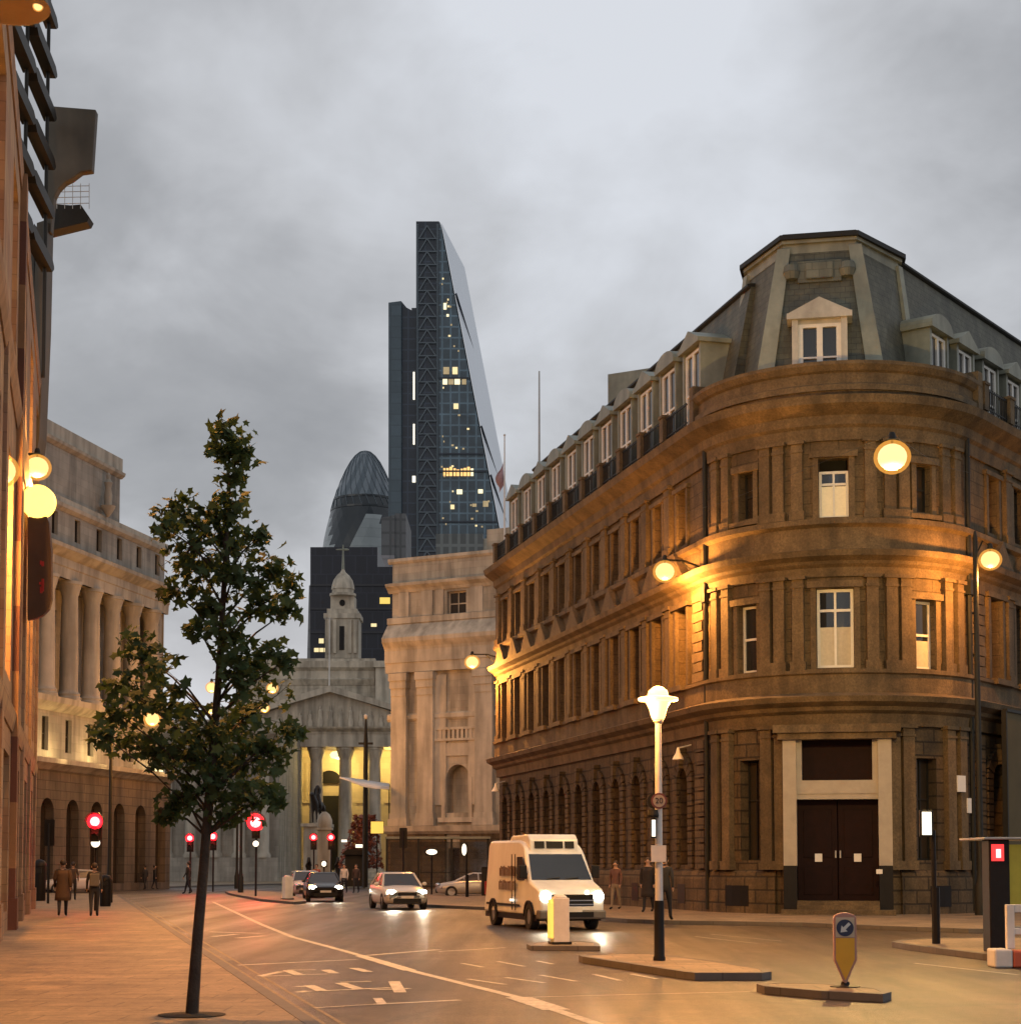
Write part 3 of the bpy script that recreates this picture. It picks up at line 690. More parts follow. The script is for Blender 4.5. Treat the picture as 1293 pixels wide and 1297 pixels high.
# big dormer on the turret
d = MB()
for sg in (-1, 1):
    a, b_ = sorted((sg*DWI, sg*DWO)); d.box(a, b_, -2.6, -.62, 18.35, 20.35, TM)
d.box(-DWI, DWI, -2.6, -.75, 20.2, 20.35, TM); d.box(-1.1, 1.1, -2.7, -.5, 20.35, 20.55, TM); d.prism([(-1.06, 20.55), (1.06, 20.55), (0, 21.08)], -2.8, -.52, TM)
d.box(-DWO, DWO, -2.6, -.62, 17.85, 18.35, TM)
td = d.build('turret_dormer', M('pale_dormer_wood', (.44, .43, .38), .6, .15, 4, 0, stain=.25), corner)
f = MB()
for x0, x1, a, b_ in ((-DWI, -.56, 18.35, 20.2), (.56, DWI, 18.35, 20.2), (-.1, .1, 18.35, 20.2), (-.56, -.1, 18.35, 18.47), (.1, .56, 18.35, 18.47), (-.56, -.1, 20.08, 20.2), (.1, .56, 20.08, 20.2), (-.56, -.1, 19.0, 19.06), (.1, .56, 19.0, 19.06)):
    f.box(x0, x1, -.85, -.72, a, b_, TM)
f.build('window_frame', m_white, td)
g_ = MB(); g_.box(-.70, .70, -.84, -.82, 18.352, 20.18, TM); g_.build('pane', m_glass, td)
o_ = MB(); o_.box(-.75, .75, -1.9, -1.72, 22.0, 22.75, TM); o_.box(-.45, .45, -1.9, -1.6, 22.1, 22.65, TM)
for sg in (-1, 1): o_.lathe([(.0, -.3), (.26, -.25), (.33, 0), (.26, .25), (0, .3)], 10, (sg*.95, -1.85, 22.4), mp=TM)
o_.build('roof_panel', m_lead, corner)
# roof plant room, chimney stacks and mast
pr = MB(); a = at(767, 500, 86); b0 = at(832, 470, 84)
pr.slab([(a.x, 84), (b0.x+1.2, 82), (b0.x+2, 88), (a.x+.4, 90)], 22.0, zat(474, 84, 790)); pr.build('plant_room', m_leadp, corner)
ch = MB(); c_ = OM(UEND+.9, -1.1, 0); ch.box(c_[0]-.5, c_[0]+.5, c_[1]-.6, c_[1]+.6, 16, 19.5)
for k in (-.28, .28): ch.lathe([(.16, 19.5), (.13, 20.1), (.16, 20.15)], 8, (c_[0]+k, c_[1], 0))
ch.build('chimney', m_stone_s, corner)
ms = MB(); b1 = at(683, 592, 93); ms.tube([(b1.x, 93, 21.5), (b1.x, 93, zat(470, 93, 683))], [.07, .04], 6); ms.build('roof_mast', m_steel, corner)

hd = thing('site_hoarding', 'plain dark olive hoarding panel along the street front, right of the bay', 'hoarding', OM(LC+1.5, .9, .12), world=True)
b = MB(); b.box(LC+1.3, LC+13, .75, .85, .13, 7.05, OM); b.build('panel', M('olive_hoarding', (.085, .066, .026), .8, .2, .8, .1), hd)
b = MB(); b.box(LC+1.28, LC+13, .73, .9, 7.05, 7.15, OM); b.box(LC+1.22, LC+1.3, .7, .88, .13, 7.1, OM); b.build('edge_rail', m_iron, hd)
# ================================================================== STRIPED BUILDING ON THE LEFT
m_strip = M('striped_sandstone', (.27, .185, .125), .8, .2, 1.0, .4, 10, brick=(1.2, .42, .012, .6), stripes=((.24, .15, .105), 2.1, .5), stain=.3)
m_pier = M('striped_pier_stone', (.20, .11, .06), .8, .2, 1.0, .4, 10, stripes=((.085, .03, .022), 3.3, .5), stain=.25)
m_brown = M('dark_brown_cladding', (.075, .066, .05), .6, .2, .8, .2, 6, stain=.3)
FB = at(42, 1100, 66); FBp = Vector((FB.x, 66)); FA = gp(14, 1180); FAp = Vector((FA.x, FA.y))
dL = (FBp-FAp).normalized()
LM = Frame(FBp, -dL, (dL.y, -dL.x))     # u runs from the far end back towards the viewer, v over the pavement
pou = thing('striped_stone_building', 'pink and buff striped stone building with dark open roof frame, at the left edge', 'building', (FBp.x, FBp.y, 0), world=True)
w = MB(); LL = 58; HT = 19.6
hs = [(2.2+7.2*i, 2.2+7.2*i+4.2) for i in range(7)]
prev = 0
for (a, b_) in hs:
    if a > prev: solid(w, LM, prev, a, 0, HT)
    hole(w, LM, a, b_, 0, 5.2, a+.3, b_-.3, .6, 4.4, False, .5)
    hole(w, LM, a, b_, 5.2, 13, a+.6, b_-.6, 6.2, 11.4, False, .5)
    hole(w, LM, a, b_, 13, HT, a+.6, b_-.6, 14.2, 18.2, False, .5)
    prev = b_
solid(w, LM, prev, LL, 0, HT)
w.quad((0, 0, 0), (0, -14, 0), (0, -14, HT), (0, 0, HT), LM); w.quad((LL, 0, 0), (LL, -14, 0), (LL, -14, HT), (LL, 0, HT), LM)
w.quad((0, -.02, HT-.1), (LL, -.02, HT-.1), (LL, -14, HT-.1), (0, -14, HT-.1), LM)
w.build('wall', m_strip, pou)
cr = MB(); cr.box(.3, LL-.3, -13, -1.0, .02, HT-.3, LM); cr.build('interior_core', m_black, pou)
m_amb = M('lamplight_tone_glass', (.4, .2, .05), .3, .3, .6, 0, emit=(1, .40, .07), es=1.1)  # panes glow to imitate lamplight falling on the pier side
for i, (a, b_) in enumerate(hs):
    window(pou, LM, a+.3, b_-.3, .6, 4.4, -.3, False, .1, 3, (.7,), m_iron, m_glassg)
    window(pou, LM, a+.6, b_-.6, 6.2, 11.4, -.3, False, .1, 3, (.5,), m_iron, m_amb if i == 3 else m_glassg)
    window(pou, LM, a+.6, b_-.6, 14.2, 18.2, -.3, False, .1, 3, (.33, .66), m_iron, m_amb if i in (3, 4) else m_glassg)
for x in (.5, 7.9, 15.1, 22.3, 29.5, 36.7):
    p = MB(); wd = .7
    big = 22 < x < 23
    p.box(x, x+wd*1.4, -.02, .16 if big else .09, 0, HT-.2 if big else 13.1, LM); p.box(x-.08, x+wd*1.4+.08, -.02, .22 if big else .14, 0, .9, LM)
    p.build('pier', m_pier if big else m_strip, pou)
for z, e in ((5.3, .1), (13.0, .12), (HT-.35, .05)):
    p = MB(); corniced(p, LM, .01, LL-.01, [(.04, z-.25), (e, z), (e+.03, z+.2), (.03, z+.28)]); p.build('string_course', m_strip, pou)
# open steel frame at the roof
xs = [(60, 62.0), (33, 58.2), (5, 54.6)]
tr = MB(); bars = [20, 83, 138, 200, 262, 330]
pts = [at(px, 140, Y) for px, Y in xs]
zs = [at(60, y, 62).z for y in bars]
for p in pts: tr.tube([(p.x, p.y, HT-.2), (p.x, p.y, zs[0]+2)], .07, 6)
dirT = (pts[0]-pts[2]); dirT.z = 0; dirT.normalize()
TF = Frame((pts[2].x, pts[2].y), (dirT.x, dirT.y))
ln = (pts[0]-pts[2]).length
for z in zs:
    tr.prism([(0, z-.1), (.4, z-.28), (ln*.48, z-.28), (ln*.52, z-.1), (ln*.52, z+.1), (ln*.48, z+.22), (.4, z+.22), (0, z+.1)], -.2, .2, TF)
    tr.prism([(ln*.52, z-.1), (ln*.56, z-.26), (ln*.97, z-.26), (ln*1.01, z-.05), (ln*1.01, z+.05), (ln*.97, z+.2), (ln*.56, z+.2), (ln*.52, z+.1)], -.2, .2, TF)
tr.build('roof_frame', m_iron, pou)
# look-out panel, its curved neck, and the balcony
def P2(lst, Y): return [(at(px, py, Y).x, at(px, py, Y).z) for px, py in lst]
ym = Frame((0, 63.5), (1, 0))
lk = MB()
lk.prism(P2([(61, 136), (123, 141), (118, 218), (104, 220), (92, 229), (84, 233), (76, 241), (70, 252), (66, 296), (58, 296)], 63.5), -.2, .2, ym)
lk.build('lookout_panel', m_brown, pou, bevel=.04)
sk = MB(); sk.prism(P2([(54, 292), (66, 288), (63, 420), (57, 560), (51, 600), (46, 600), (46, 500)], 63.8), -.5, .5, ym); sk.prism(P2([(28, 250), (52, 330), (56, 300), (56, 560), (40, 620), (28, 420)], 64.6), -.3, .3, ym)
sk.build('end_wall', m_brown, pou)
bl = MB(); a = at(70, 266, 66); b2 = at(104, 262, 66)
bl.prism(P2([(64, 297), (113, 285), (116, 279), (105, 263), (92, 264), (66, 262)], 66), -.35, .35, Frame((0, 66), (1, 0)))
bl.build('balcony', m_iron, pou)
rl = MB()
for py in (258, 250, 243, 236):
    p, q = at(68, py, 65), at(113, py-1, 65); rl.tube([p, q], .014, 5); r = at(113, py-1, 66.5); rl.tube([q, r], .014, 5)
for px in (72, 82, 92, 102, 113): rl.tube([at(px, 264, 65), at(px, 232, 65)], .014, 5)
rl.build('balcony_railing', m_steel, pou)

# ================================================================== COLONNADED BANK
Yb = 130; o = at(205, 1000, Yb); bd = Vector((sin(R_(11.9)), cos(R_(11.9))))
KM = Frame((o.x, o.y), -bd, (bd.y, -bd.x))
bank = thing('colonnaded_bank', 'pale stone bank with giant columns and a stepped attic, behind the tree on the left', 'building', (o.x, o.y, 0), world=True)
zk = lambda py: zat(py, Yb, 205)
z_par, z_cor, z_col, z_cb, z_led = zk(689), zk(745), zk(778), zk(912), zk(981)
BL = 34
sp = 3.32; c0 = 1.9
w = MB()
# colonnade back wall with tall windows
solid(w, KM, -.0, .9, z_cb, z_col, -.1); 
for i in range(9):
    a = c0-.8+sp*i; hole(w, KM, a, a+sp, z_cb, z_col, a+1.25, a+2.95, z_cb+.7, z_col-1.4, False, .3, -2.6)
    window(bank, KM, a+1.25, a+2.95, z_cb+.7, z_col-1.4, -2.8, False, .08, 2, (.33, .66), m_iron, m_glassg)
    a = .8+sp*i
    hole(w, KM, a, a+sp, z_led, z_cb, a+.95, a+1.85, z_led+.6, z_cb-1.3, False, .4)
    window(bank, KM, a+.95, a+1.85, z_led+.6, z_cb-1.3, -.25, False, .08, 1, (.5,), m_iron, m_glassg)
    hole(w, KM, a, a+sp, z_cor, z_par, a+.1, a+.95, z_cor+.75, z_cor+2.3, False, .4)
    window(bank, KM, a+.1, a+.95, z_cor+.75, z_cor+2.3, -.25, False, .08, 1, (), m_iron, m_glassg)
solid(w, KM, 0, .8, z_led, z_cb); solid(w, KM, 0, .8, z_cor, z_par); solid(w, KM, 0, 30, z_col, z_cor)
solid(w, KM, 30.6, BL, 0, z_par)
w.quad((0, 0, 0), (0, -14, 0), (0, -14, z_par), (0, 0, z_par), KM)
w.quad((0, -.01, z_par-.05), (BL, -.01, z_par-.05), (BL, -14, z_par-.05), (0, -14, z_par-.05), KM)
w.quad((0, -2.6, z_col), (BL, -2.6, z_col), (BL, .2, z_col), (0, .2, z_col), KM)
w.build('wall', m_bank, bank)
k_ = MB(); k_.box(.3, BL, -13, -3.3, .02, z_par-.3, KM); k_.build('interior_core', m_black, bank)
g_ = MB()
for i in range(9):
    a = -.5+3.6*i; hole(g_, KM, a, a+3.6, 0, z_led-.2, a+.9, a+2.7, .5, z_led-3.4, True, .6, .5)
    pn = MB(); pn.box(a+.9, a+2.7, -.12, -.08, .5, z_led-2.5, KM); pn.build('arch_glazing', m_glassg, bank)
g_.quad((-.5, .5, 0), (-.5, -2, 0), (-.5, -2, z_led-.2), (-.5, .5, z_led-.2), KM)
m_bbase = M('unlit_tone_bank_base', (.13, .10, .07), .85, .2, .8, .6, 8, brick=(1.4, .6, .03, .5), stain=.4)  # stone colour darkened because this storey is unlit
g_.build('arcaded_base', m_bbase, bank)
for i in range(9):
    cx = c0+sp*i; p = KM(cx, -.2, 0)
    c = MB(); r = .62; H = z_col-z_cb
    c.lathe([(r*1.35, 0), (r*1.35, .22), (r*1.2, .3), (r*1.25, .45), (r*1.05, .6), (r, .75), (r*.98, H*.4), (r*.86, H-1.0), (r*.92, H-.9), (r*1.2, H-.25), (r*1.3, H-.22), (r*1.3, H)], 20, (p[0], p[1], z_cb))
    c.build('column', m_bank_s, bank, smooth=True)
for nm, z, pr_ in (('main_cornice', z_cor, [(.2, z_col), (.25, z_col+.7), (.32, z_col+.75), (.32, z_cor-.7), (.5, z_cor-.6), (.95, z_cor-.25), (1.0, z_cor), (.1, z_cor+.1)]),
                   ('parapet_cornice', z_par, [(.05, z_par-.9), (.3, z_par-.7), (.35, z_par-.45), (.12, z_par-.4), (.12, z_par), (0, z_par+.02)]),
                   ('balcony_band', z_cb, [(.05, z_cb-.9), (.4, z_cb-.7), (.7, z_cb-.4), (.75, z_cb-.02), (.05, z_cb)]),
                   ('base_ledge', z_led, [(.55, z_led-.7), (.8, z_led-.5), (1.1, z_led-.3), (1.15, z_led), (.05, z_led+.05)])):
    c = MB(); corniced(c, KM, -.35, BL, pr_); c.build(nm, m_bank_s, bank)
za = zat(585, 122.5, 150); zb_ = zat(600, 122.5, 150)
a_ = MB(); a_.box(7.4, 33, -10, -.3, z_par-.3, zb_, KM); a_.build('attic', m_bank, bank)
a_ = MB(); corniced(a_, Frame(KM(0, -.3, 0)[:2], -bd, (bd.y, -bd.x)), 7.2, 33, [(.05, zb_-.3), (.3, zb_-.1), (.35, zb_+.1), (.1, zb_+.2), (.1, za+.3), (-.3, za+.3)]); a_.build('attic_cornice', m_bank_s, bank)
# carved figure on a bracket against the attic
fg = MB(); p = KM(10.6, .3, 0); zz = zat(640, 120, 112)
fg.lathe([(.1, -.9), (.5, -.3), (.55, -.15), (.25, -.12), (.3, .6), (.2, 1.1), (.3, 1.5), (.12, 1.75), (.16, 2.0), (.05, 2.2)], 12, (p[0], p[1], zz)); fg.build('carved_figure', m_bank_s, bank, smooth=True)
# warm glowing boxes and point lights along the ledge below the columns
for i in (1, 4): pass
lt = MB()
for i, uu in enumerate((1.2, 2.3, 3.6)): lt.box(uu, uu+.5, .5, .6, z_led+.1, z_led+.35+.2*(i % 2), KM)
lt.build('cornice_uplight', m_bulbw, bank)
p = KM(2.5, 1.4, z_led+.6); lamp_light('uplight', bank, p, WARM, 120, .3)
p = KM(12.5, 1.3, z_led+.5); lamp_light('uplight', bank, p, WARM, 220, .3)
p = KM(18.5, 1.3, z_led+.5); lamp_light('uplight', bank, p, WARM, 220, .3)

# ================================================================== MANSION WITH GIANT PILASTERS
ang = R_(62); md = Vector((sin(ang), -cos(ang))); o = at(496, 1000, 126)
MM = Frame((o.x, o.y), md, (-cos(ang), -sin(ang)))
man = thing('pilastered_mansion', 'pale stone mansion with giant pilasters, arched niche and tall attic, between portico and corner block', 'building', (o.x, o.y, 0), world=True)
def um(px):
    # wall coordinate where the sight line meets the facade
    d = ray(px, 950); k = d.x/d.y
    return (k*o.y-o.x)/(md.x-k*md.y) if abs(md.x-k*md.y) > 1e-6 else 0
zm = lambda py, px=560: zat(py, o.y+md.y*um(px), px)
z_top, z_at1, z_at0, z_ent, z_cap, z_base = zm(703), zm(738), zm(787), zm(815), zm(850), zm(1046)
w = MB(); ML = 30
solid(w, MM, 0, um(562), z_at0, z_top); hole(w, MM, um(562), um(592), z_at0, z_top, um(566), um(590), zm(781), zm(750), False, .5); solid(w, MM, um(592), ML, z_at0, z_top)
solid(w, MM, 0, um(562), 0, z_at0)
hole(w, MM, um(562), um(600), z_base, z_cap-5, um(566), um(594), zm(1030), zm(985), True, .9)
solid(w, MM, um(562), um(600), z_cap-5, z_at0); hole(w, MM, um(562), um(600), 0, z_base, um(568), um(583), .3, 3.0, False, .4)
solid(w, MM, um(600), ML, 0, z_at0)
w.quad((0, 0, 0), (0, -20, 0), (0, -20, z_top), (0, 0, z_top), MM); w.quad((0, -.01, z_top-.02), (ML, -.01, z_top-.02), (ML, -20, z_top-.02), (0, -20, z_top-.02), MM)
w.build('wall', m_port, man)
nb = MB(); nb.box(um(565), um(595), -.95, -.9, zm(1032), zm(960), MM); nb.build('niche_back', m_port, man)
window(man, MM, um(566), um(590), zm(781), zm(750), -.3, False, .1, 2, (.5,), m_port_s, m_glassg)
dd = MB(); dd.box(um(568), um(583), -.4, -.35, .3, 3.0, MM); dd.build('door', m_door, man)
for (a, b_) in ((499, 518), (532, 552), (605, 627), (660, 682), (700, 722)):
    p = MB(); a, b_ = um(a), um(b_)
    p.box(a, b_, -.02, .45, z_base+.9, z_cap-1.7, MM); p.box(a-.15, b_+.15, -.02, .6, z_base, z_base+.5, MM); p.box(a-.08, b_+.08, -.02, .52, z_base+.5, z_base+.9, MM)
    for i in range(3): p.box(a-.06*i, b_+.06*i, -.02, .5+.08*i, z_cap-1.7+.55*i, z_cap-1.15+.55*i, MM)
    p.build('pilaster', m_port_s, man)
for nm, pr_ in (('entablature', [(.45, z_cap), (.5, z_cap+.7), (.58, z_cap+.72), (.58, z_ent-.4), (.65, z_ent-.2), (.95, z_ent+.2), (1.0, z_ent+.5), (.15, z_at0)]),
                ('attic_base', [(.1, z_at0), (.25, z_at0+.02), (.25, z_at0+.45), (.05, z_at0+.5)]),
                ('attic_cornice', [(.08, z_at1-.5), (.2, z_at1-.3), (.5, z_at1-.05), (.55, z_at1+.15), (.1, z_at1+.25)]),
                ('parapet_coping', [(.05, z_top-.35), (.18, z_top-.2), (.18, z_top+.02), (-.3, z_top+.05)]),
                ('base_band', [(.3, z_base-.6), (.55, z_base-.4), (.65, z_base-.02), (.3, z_base)]),
                ('sill_band', [(.05, zm(912)), (.2, zm(909)), (.2, zm(904)), (.05, zm(902))])):
    c = MB(); corniced(c, MM, -.3, ML, pr_); c.build(nm, m_port_s, man)
for (a, b_) in ((505, 518), (533, 548), (552, 562), (596, 612), (660, 680)):
    c = MB(); c.box(um(a), um(b_), -.02, .12, z_at0+.5, z_at1-.5, MM); c.build('attic_pilaster', m_port_s, man)
bs = MB(); u = um(545)+.1
while u < um(606): bs.box(u, u+.2, .02, .2, zm(936), zm(925), MM); u += .36
bs.box(um(542), um(606), 0, .24, zm(925), zm(922), MM); bs.box(um(542), um(606), 0, .24, zm(939), zm(936), MM); bs.build('balustrade', m_port_s, man)
n = MB(); a, b_ = um(563), um(597); n.box(a-.15, a+.15, 0, .18, zm(1036), zm(985), MM); n.box(b_-.15, b_+.15, 0, .18, zm(1036), zm(985), MM); n.box(a-.4, b_+.4, 0, .3, zm(1042), zm(1036), MM)
n.box(um(552), um(566), -.02, .14, zm(1020), zm(855), MM); n.box(um(594), um(604), -.02, .14, zm(1020), zm(855), MM); n.box(um(566), um(594), -.02, .1, zm(958), zm(942), MM)
n.build('niche_surround', m_port_s, man)
rf = MB(); rf.box(um(606), um(690), -9, -1.2, z_top-.2, zm(672), MM); rf.build('upper_attic', m_port, man)
rb2 = MB(); rb2.box(-.2, ML, .02, .38, .02, z_base-.6, MM); 
rb2 = MB()
for (a, b_) in ((-.2, um(566)), (um(585), ML)): rb2.box(a, b_, -.01, .3, .12, z_base-.55, MM)
rb2.build('rusticated_base', m_rust, man)
# flagpole with a furled flag on the roof
fp = thing('flagpole', 'thin flagpole with a furled red and white flag on the mansion roof', 'flagpole', (0, 0, 0), world=True)
b0 = at(639, 690, 122); b1 = at(639, 551, 122)
fp.location = b0
q = MB(); q.tube([(b0.x, 122, b0.z-1), (b1.x, 122, b1.z)], [.07, .045], 8); q.ball((b1.x, 122, b1.z), .09); q.build('pole', m_wpaint, fp)
m_flag = M('flag_cloth', (.34, .22, .24), .8, .3, 1.2, 0)
fl = MB(); pts = []
for i in range(9):
    t = i/8; z = zat(585+t*30, 122, 639)
    wd = .12+.34*sin(pi*min(1, t*1.15+.1))
    pts.append([(b0.x-.05-wd*.1, 122, z), (b0.x-wd*.7-.15*t, 122+.15*sin(t*9), z-.25), (b0.x-wd*1.2-.25*t, 122-.1*sin(t*7), z-.55)])
fl.add([p for r in pts for p in r], [(i*3+k, i*3+k+1, i*3+k+4, i*3+k+3) for i in range(8) for k in range(2)])
fo = fl.build('flag', m_flag, fp, smooth=True); sd = fo.modifiers.new('th', 'SOLIDIFY'); sd.thickness = .03

# ================================================================== EXCHANGE WITH PORTICO
Ye = 200
E = lambda px, py, Y=Ye: at(px, py, Y)
ex = thing('classical_exchange', 'classical exchange with pediment, lit columned portico and domed clock turret, far end of street', 'building', (E(418, 1098).x, Ye, 0), world=True)
xc = E(418, 950).x; mpx = Ye/F
z_arch, z_ent, z_ped, z_apex = E(418, 946).z, E(418, 930).z, E(418, 921).z, E(418, 871).z
EM = Frame((xc, Ye), (1, 0))
hw = 129*mpx
m_exw = M('exchange_wall', (.52, .45, .33), .8, .12, .6, .2, 8, brick=(1.6, .7, .01, .8))
for i in range(8):
    x = (-129.5+37*i)*mpx
    c = MB(); r = .82; p = EM(x, -1.2, 0)
    c.lathe([(r*1.4, 1.2), (r*1.4, 1.5), (r*1.15, 1.8), (r, 2.0), (r*.97, 8), (r*.84, z_arch-1.5), (r*.9, z_arch-1.4), (r*1.25, z_arch-.35), (r*1.35, z_arch-.3), (r*1.35, z_arch)], 20, p)
    c.build('column', m_port_s, ex, smooth=True)
b = MB(); b.box(-hw-1.5, hw+1.5, -9, 0, z_arch, z_ent, EM); b.build('entablature', m_port_s, ex)
c = MB(); corniced(c, EM, -hw-2, hw+2, [(.05, z_ent), (.15, z_ent+.25), (.7, z_ped-.2), (.8, z_ped), (.02, z_ped+.02)]); c.build('cornice', m_port_s, ex)
b = MB(); b.prism([(-hw-1.2, z_ped), (hw+1.2, z_ped), (0, z_apex-.5)], -9, -.35, EM); ty = b.build('pediment', m_port_s, ex)
b = MB()
for sg in (-1, 1):
    b.prism([(sg*(hw+2.1), z_ped-.05), (sg*(hw+2.1), z_ped+.55), (0, z_apex+.2), (0, z_apex-.55)], -9, .65, EM)
b.build('raking_cornice', m_port_s, ex)
random.seed(3)
b = MB()
for i in range(17):
    x = (-8+i)*hw*.1; hmax = (z_apex-1.4-z_ped)*(1-abs(x)/(hw+1.2)) 
    hh = max(.4, min(2.6, hmax*random.uniform(.75, .95)))
    p = EM(x, -.28, z_ped); b = MB(); b.lathe([(.32, 0), (.36, hh*.3), (.22, hh*.5), (.3, hh*.72), (.12, hh*.8), (.15, hh*.92), (.05, hh)], 8, p); b.build('carved_figure', m_port_s, ex, smooth=True)
# portico back wall with big central arch
w = MB(); y0 = -6.5
ux0, ux1 = E(401, 1000, 206.5).x-xc, E(433, 1000, 206.5).x-xc
zspr = E(416, 992, 206.5).z
hole(w, EM, ux0-1.2, ux1+1.2, 1.2, z_arch, ux0, ux1, 1.25, zspr, True, .8, y0, 0, 12)
for a, b_ in ((-hw-2, ux0-1.2), (ux1+1.2, hw+2)): solid(w, EM, a, b_, 1.2, z_arch, y0)
w.box(-hw-2.5, -hw-1.2, -8, -.2, 1.2, z_arch, EM); w.box(hw+1.2, hw+2.5, -8, -.2, 1.2, z_arch, EM)
w.quad((-hw-2, 0, z_arch+.02), (hw+2, 0, z_arch+.02), (hw+2, y0, z_arch+.02), (-hw-2, y0, z_arch+.02), EM)
w.build('portico_wall', m_exw, ex)
for i in range(7):
    x = (-111+37*i)*mpx
    if abs(x-(ux0+ux1)/2) < 2: continue
    p = MB(); p.box(x-.12, x+.12, y0, y0+.25, 9.5, 14.2, EM); p.box(x-.9, x+.9, y0, y0+.2, 9.2, 9.5, EM); p.prism([(x-.5+1.0*(k/8)-.0, 14.0+.9*sin(pi*k/8)) for k in range(9)], y0, y0+.2, EM); p.build('wall_carving', m_exw, ex)
gt = MB(); gt.box(ux0, ux1, y0-.6, y0-.5, 1.25, E(416, 1008, 206.5).z, EM); gt.build('gates', m_iron, ex)
gt = MB()
rr = (ux1-ux0)/2; uc = (ux0+ux1)/2
gt.prism([(uc-rr*cos(pi*i/12), zspr+rr*sin(pi*i/12)) for i in range(13)], y0-.3, y0-.2, EM); gt.build('arch_glazing', m_black, ex)
gt = MB(); gt.box(ux0, ux1, y0-.75, y0-.65, E(416, 1008, 206.5).z, zspr, EM); gt.build('inner_wall', m_exw, ex)
st = MB()
for i in range(6): st.box(-hw-2.5, hw+2.5, -8, 2.6-i*.4, .12+.18*i, .12+.18*(i+1), EM)
st.build('steps', m_port_s, ex)
lp = E(430, 957, 203.5)
b = MB(); b.lathe([(.1, .55), (.9, .4), (1.15, .1), (1.0, -.3), (.4, -.45)], 14, lp); b.build('portico_lantern', m_bulbw, ex, smooth=True)
b = MB(); b.tube([(lp.x, lp.y, lp.z+.5), (lp.x, lp.y, z_arch)], .05); b.build('lantern_chain', m_iron, ex)
YEL = (1, .68, .2)
lamp_light('portico_light', ex, (lp.x, lp.y, lp.z-.8), YEL, 1000, .3)
for dx in (-7.2, 7.2): lamp_light('portico_light', ex, (xc+dx, lp.y, lp.z-.6), YEL, 800, .3)
# body, attic and turret behind the pediment
a0, a1 = E(352, 860, 212).x-xc, E(493, 860, 212).x-xc
b = MB(); b.box(-hw-3, hw+3, -46, -9.01, 0, E(418, 895, 209).z, EM); b.box(E(300, 850, 212).x-xc, a1, -40, -12, E(418, 905, 209).z, E(418, 848, 212).z, EM); b.build('main_block', m_port, ex)
c = MB(); EM2 = Frame((xc, 212), (1, 0)); corniced(c, EM2, E(300, 850, 212).x-xc, E(475, 850, 212).x-xc, [(.1, E(418, 868, 212).z), (.5, E(418, 861, 212).z), (.1, E(418, 859, 212).z), (.1, E(418, 850, 212).z), (.6, E(418, 846, 212).z), (.7, E(418, 838, 212).z), (-2, E(418, 834, 212).z)]); c.build('attic_cornice', m_port_s, ex)
b = MB(); u0, u1 = E(476, 850, 211).x-xc, E(494, 850, 211).x-xc; b.box(u0, u1, -16, -10.5, E(418, 905, 209).z, E(418, 846, 211).z, EM); b.box(u0-.3, u1+.3, -16.2, -10.2, E(418, 846, 211).z, E(418, 838, 211).z, EM); b.build('corner_pier', m_port_s, ex)
Yt = 216; T = lambda px, py: at(px, py, Yt)
tx = T(435, 800).x; tm = Yt/F
tb = MB()
def tbox(px0, px1, py0, py1, d): tb.box(T(px0, 800).x-tx, T(px1, 800).x-tx, -d*2, 0, T(435, py0).z, T(435, py1).z, Frame((tx, Yt-d), (1, 0)))
tbox(414, 456, 836, 783, 2.0); tbox(412, 458, 786, 780, 2.2); tbox(416, 454, 780, 774, 2.0)
tbox(420, 450, 774, 757, 1.5)
for px in (417, 424, 443, 450): tb.box(T(px, 800).x-tx, T(px+4, 800).x-tx, 0, .25, T(435, 830).z, T(435, 788).z, Frame((tx, Yt-2.0), (1, 0)))
t1 = tb.build('clock_turret', m_port_s, ex)
b = MB(); b.box(T(432, 800).x-tx, T(438, 800).x-tx, 0, .1, T(435, 826).z, T(435, 796).z, Frame((tx, Yt-2.0), (1, 0))); b.build('turret_opening', m_black, t1)
b = MB(); b.lathe([(0, 0), (.42, 0), (.42, .1), (0, .1)], 14, (0, 0, 0)); 
b = MB(); b.prism([(T(435, 766).x-tx+.36*cos(k*pi/6), T(435, 766).z+.42*sin(k*pi/6)) for k in range(12)], 0, .08, Frame((tx, Yt-1.5), (1, 0))); b.build('oculus', m_black, t1)
b = MB(); zt = T(435, 757).z; b.lathe([(1.65, 0), (1.65, .3), (1.35, .35), (1.35, .8), (1.45, .85), (1.4, 1.3), (1.2, 2.0), (.8, 2.6), (.35, 3.0), (.2, 3.3), (.14, 3.5)], 16, (tx, Yt-1.0, zt)); b.build('dome', m_port_s, t1, smooth=True)
b = MB(); zz = zt+3.4; b.tube([(tx, Yt-1, zz), (tx, Yt-1, T(435, 692).z)], [.2, .08], 8); z5 = T(435, 698).z; b.tube([(tx-.9, Yt-1, z5), (tx+.4, Yt-1, z5), (tx+.75, Yt-1, z5)], [.06, .16, .05], 6); b.build('weather_vane', m_leadp, t1)
b = MB(); p = at(417, 868, 200.6); b.tube([(p.x, p.y, p.z-.4), (p.x, p.y, at(417, 782, 200.6).z)], [.08, .05], 6); q = at(417, 784, 200.6); b.tube([(q.x-.6, q.y, q.z), (q.x+.5, q.y, q.z)], .03, 5); b.build('pediment_mast', m_wpaint, ex)

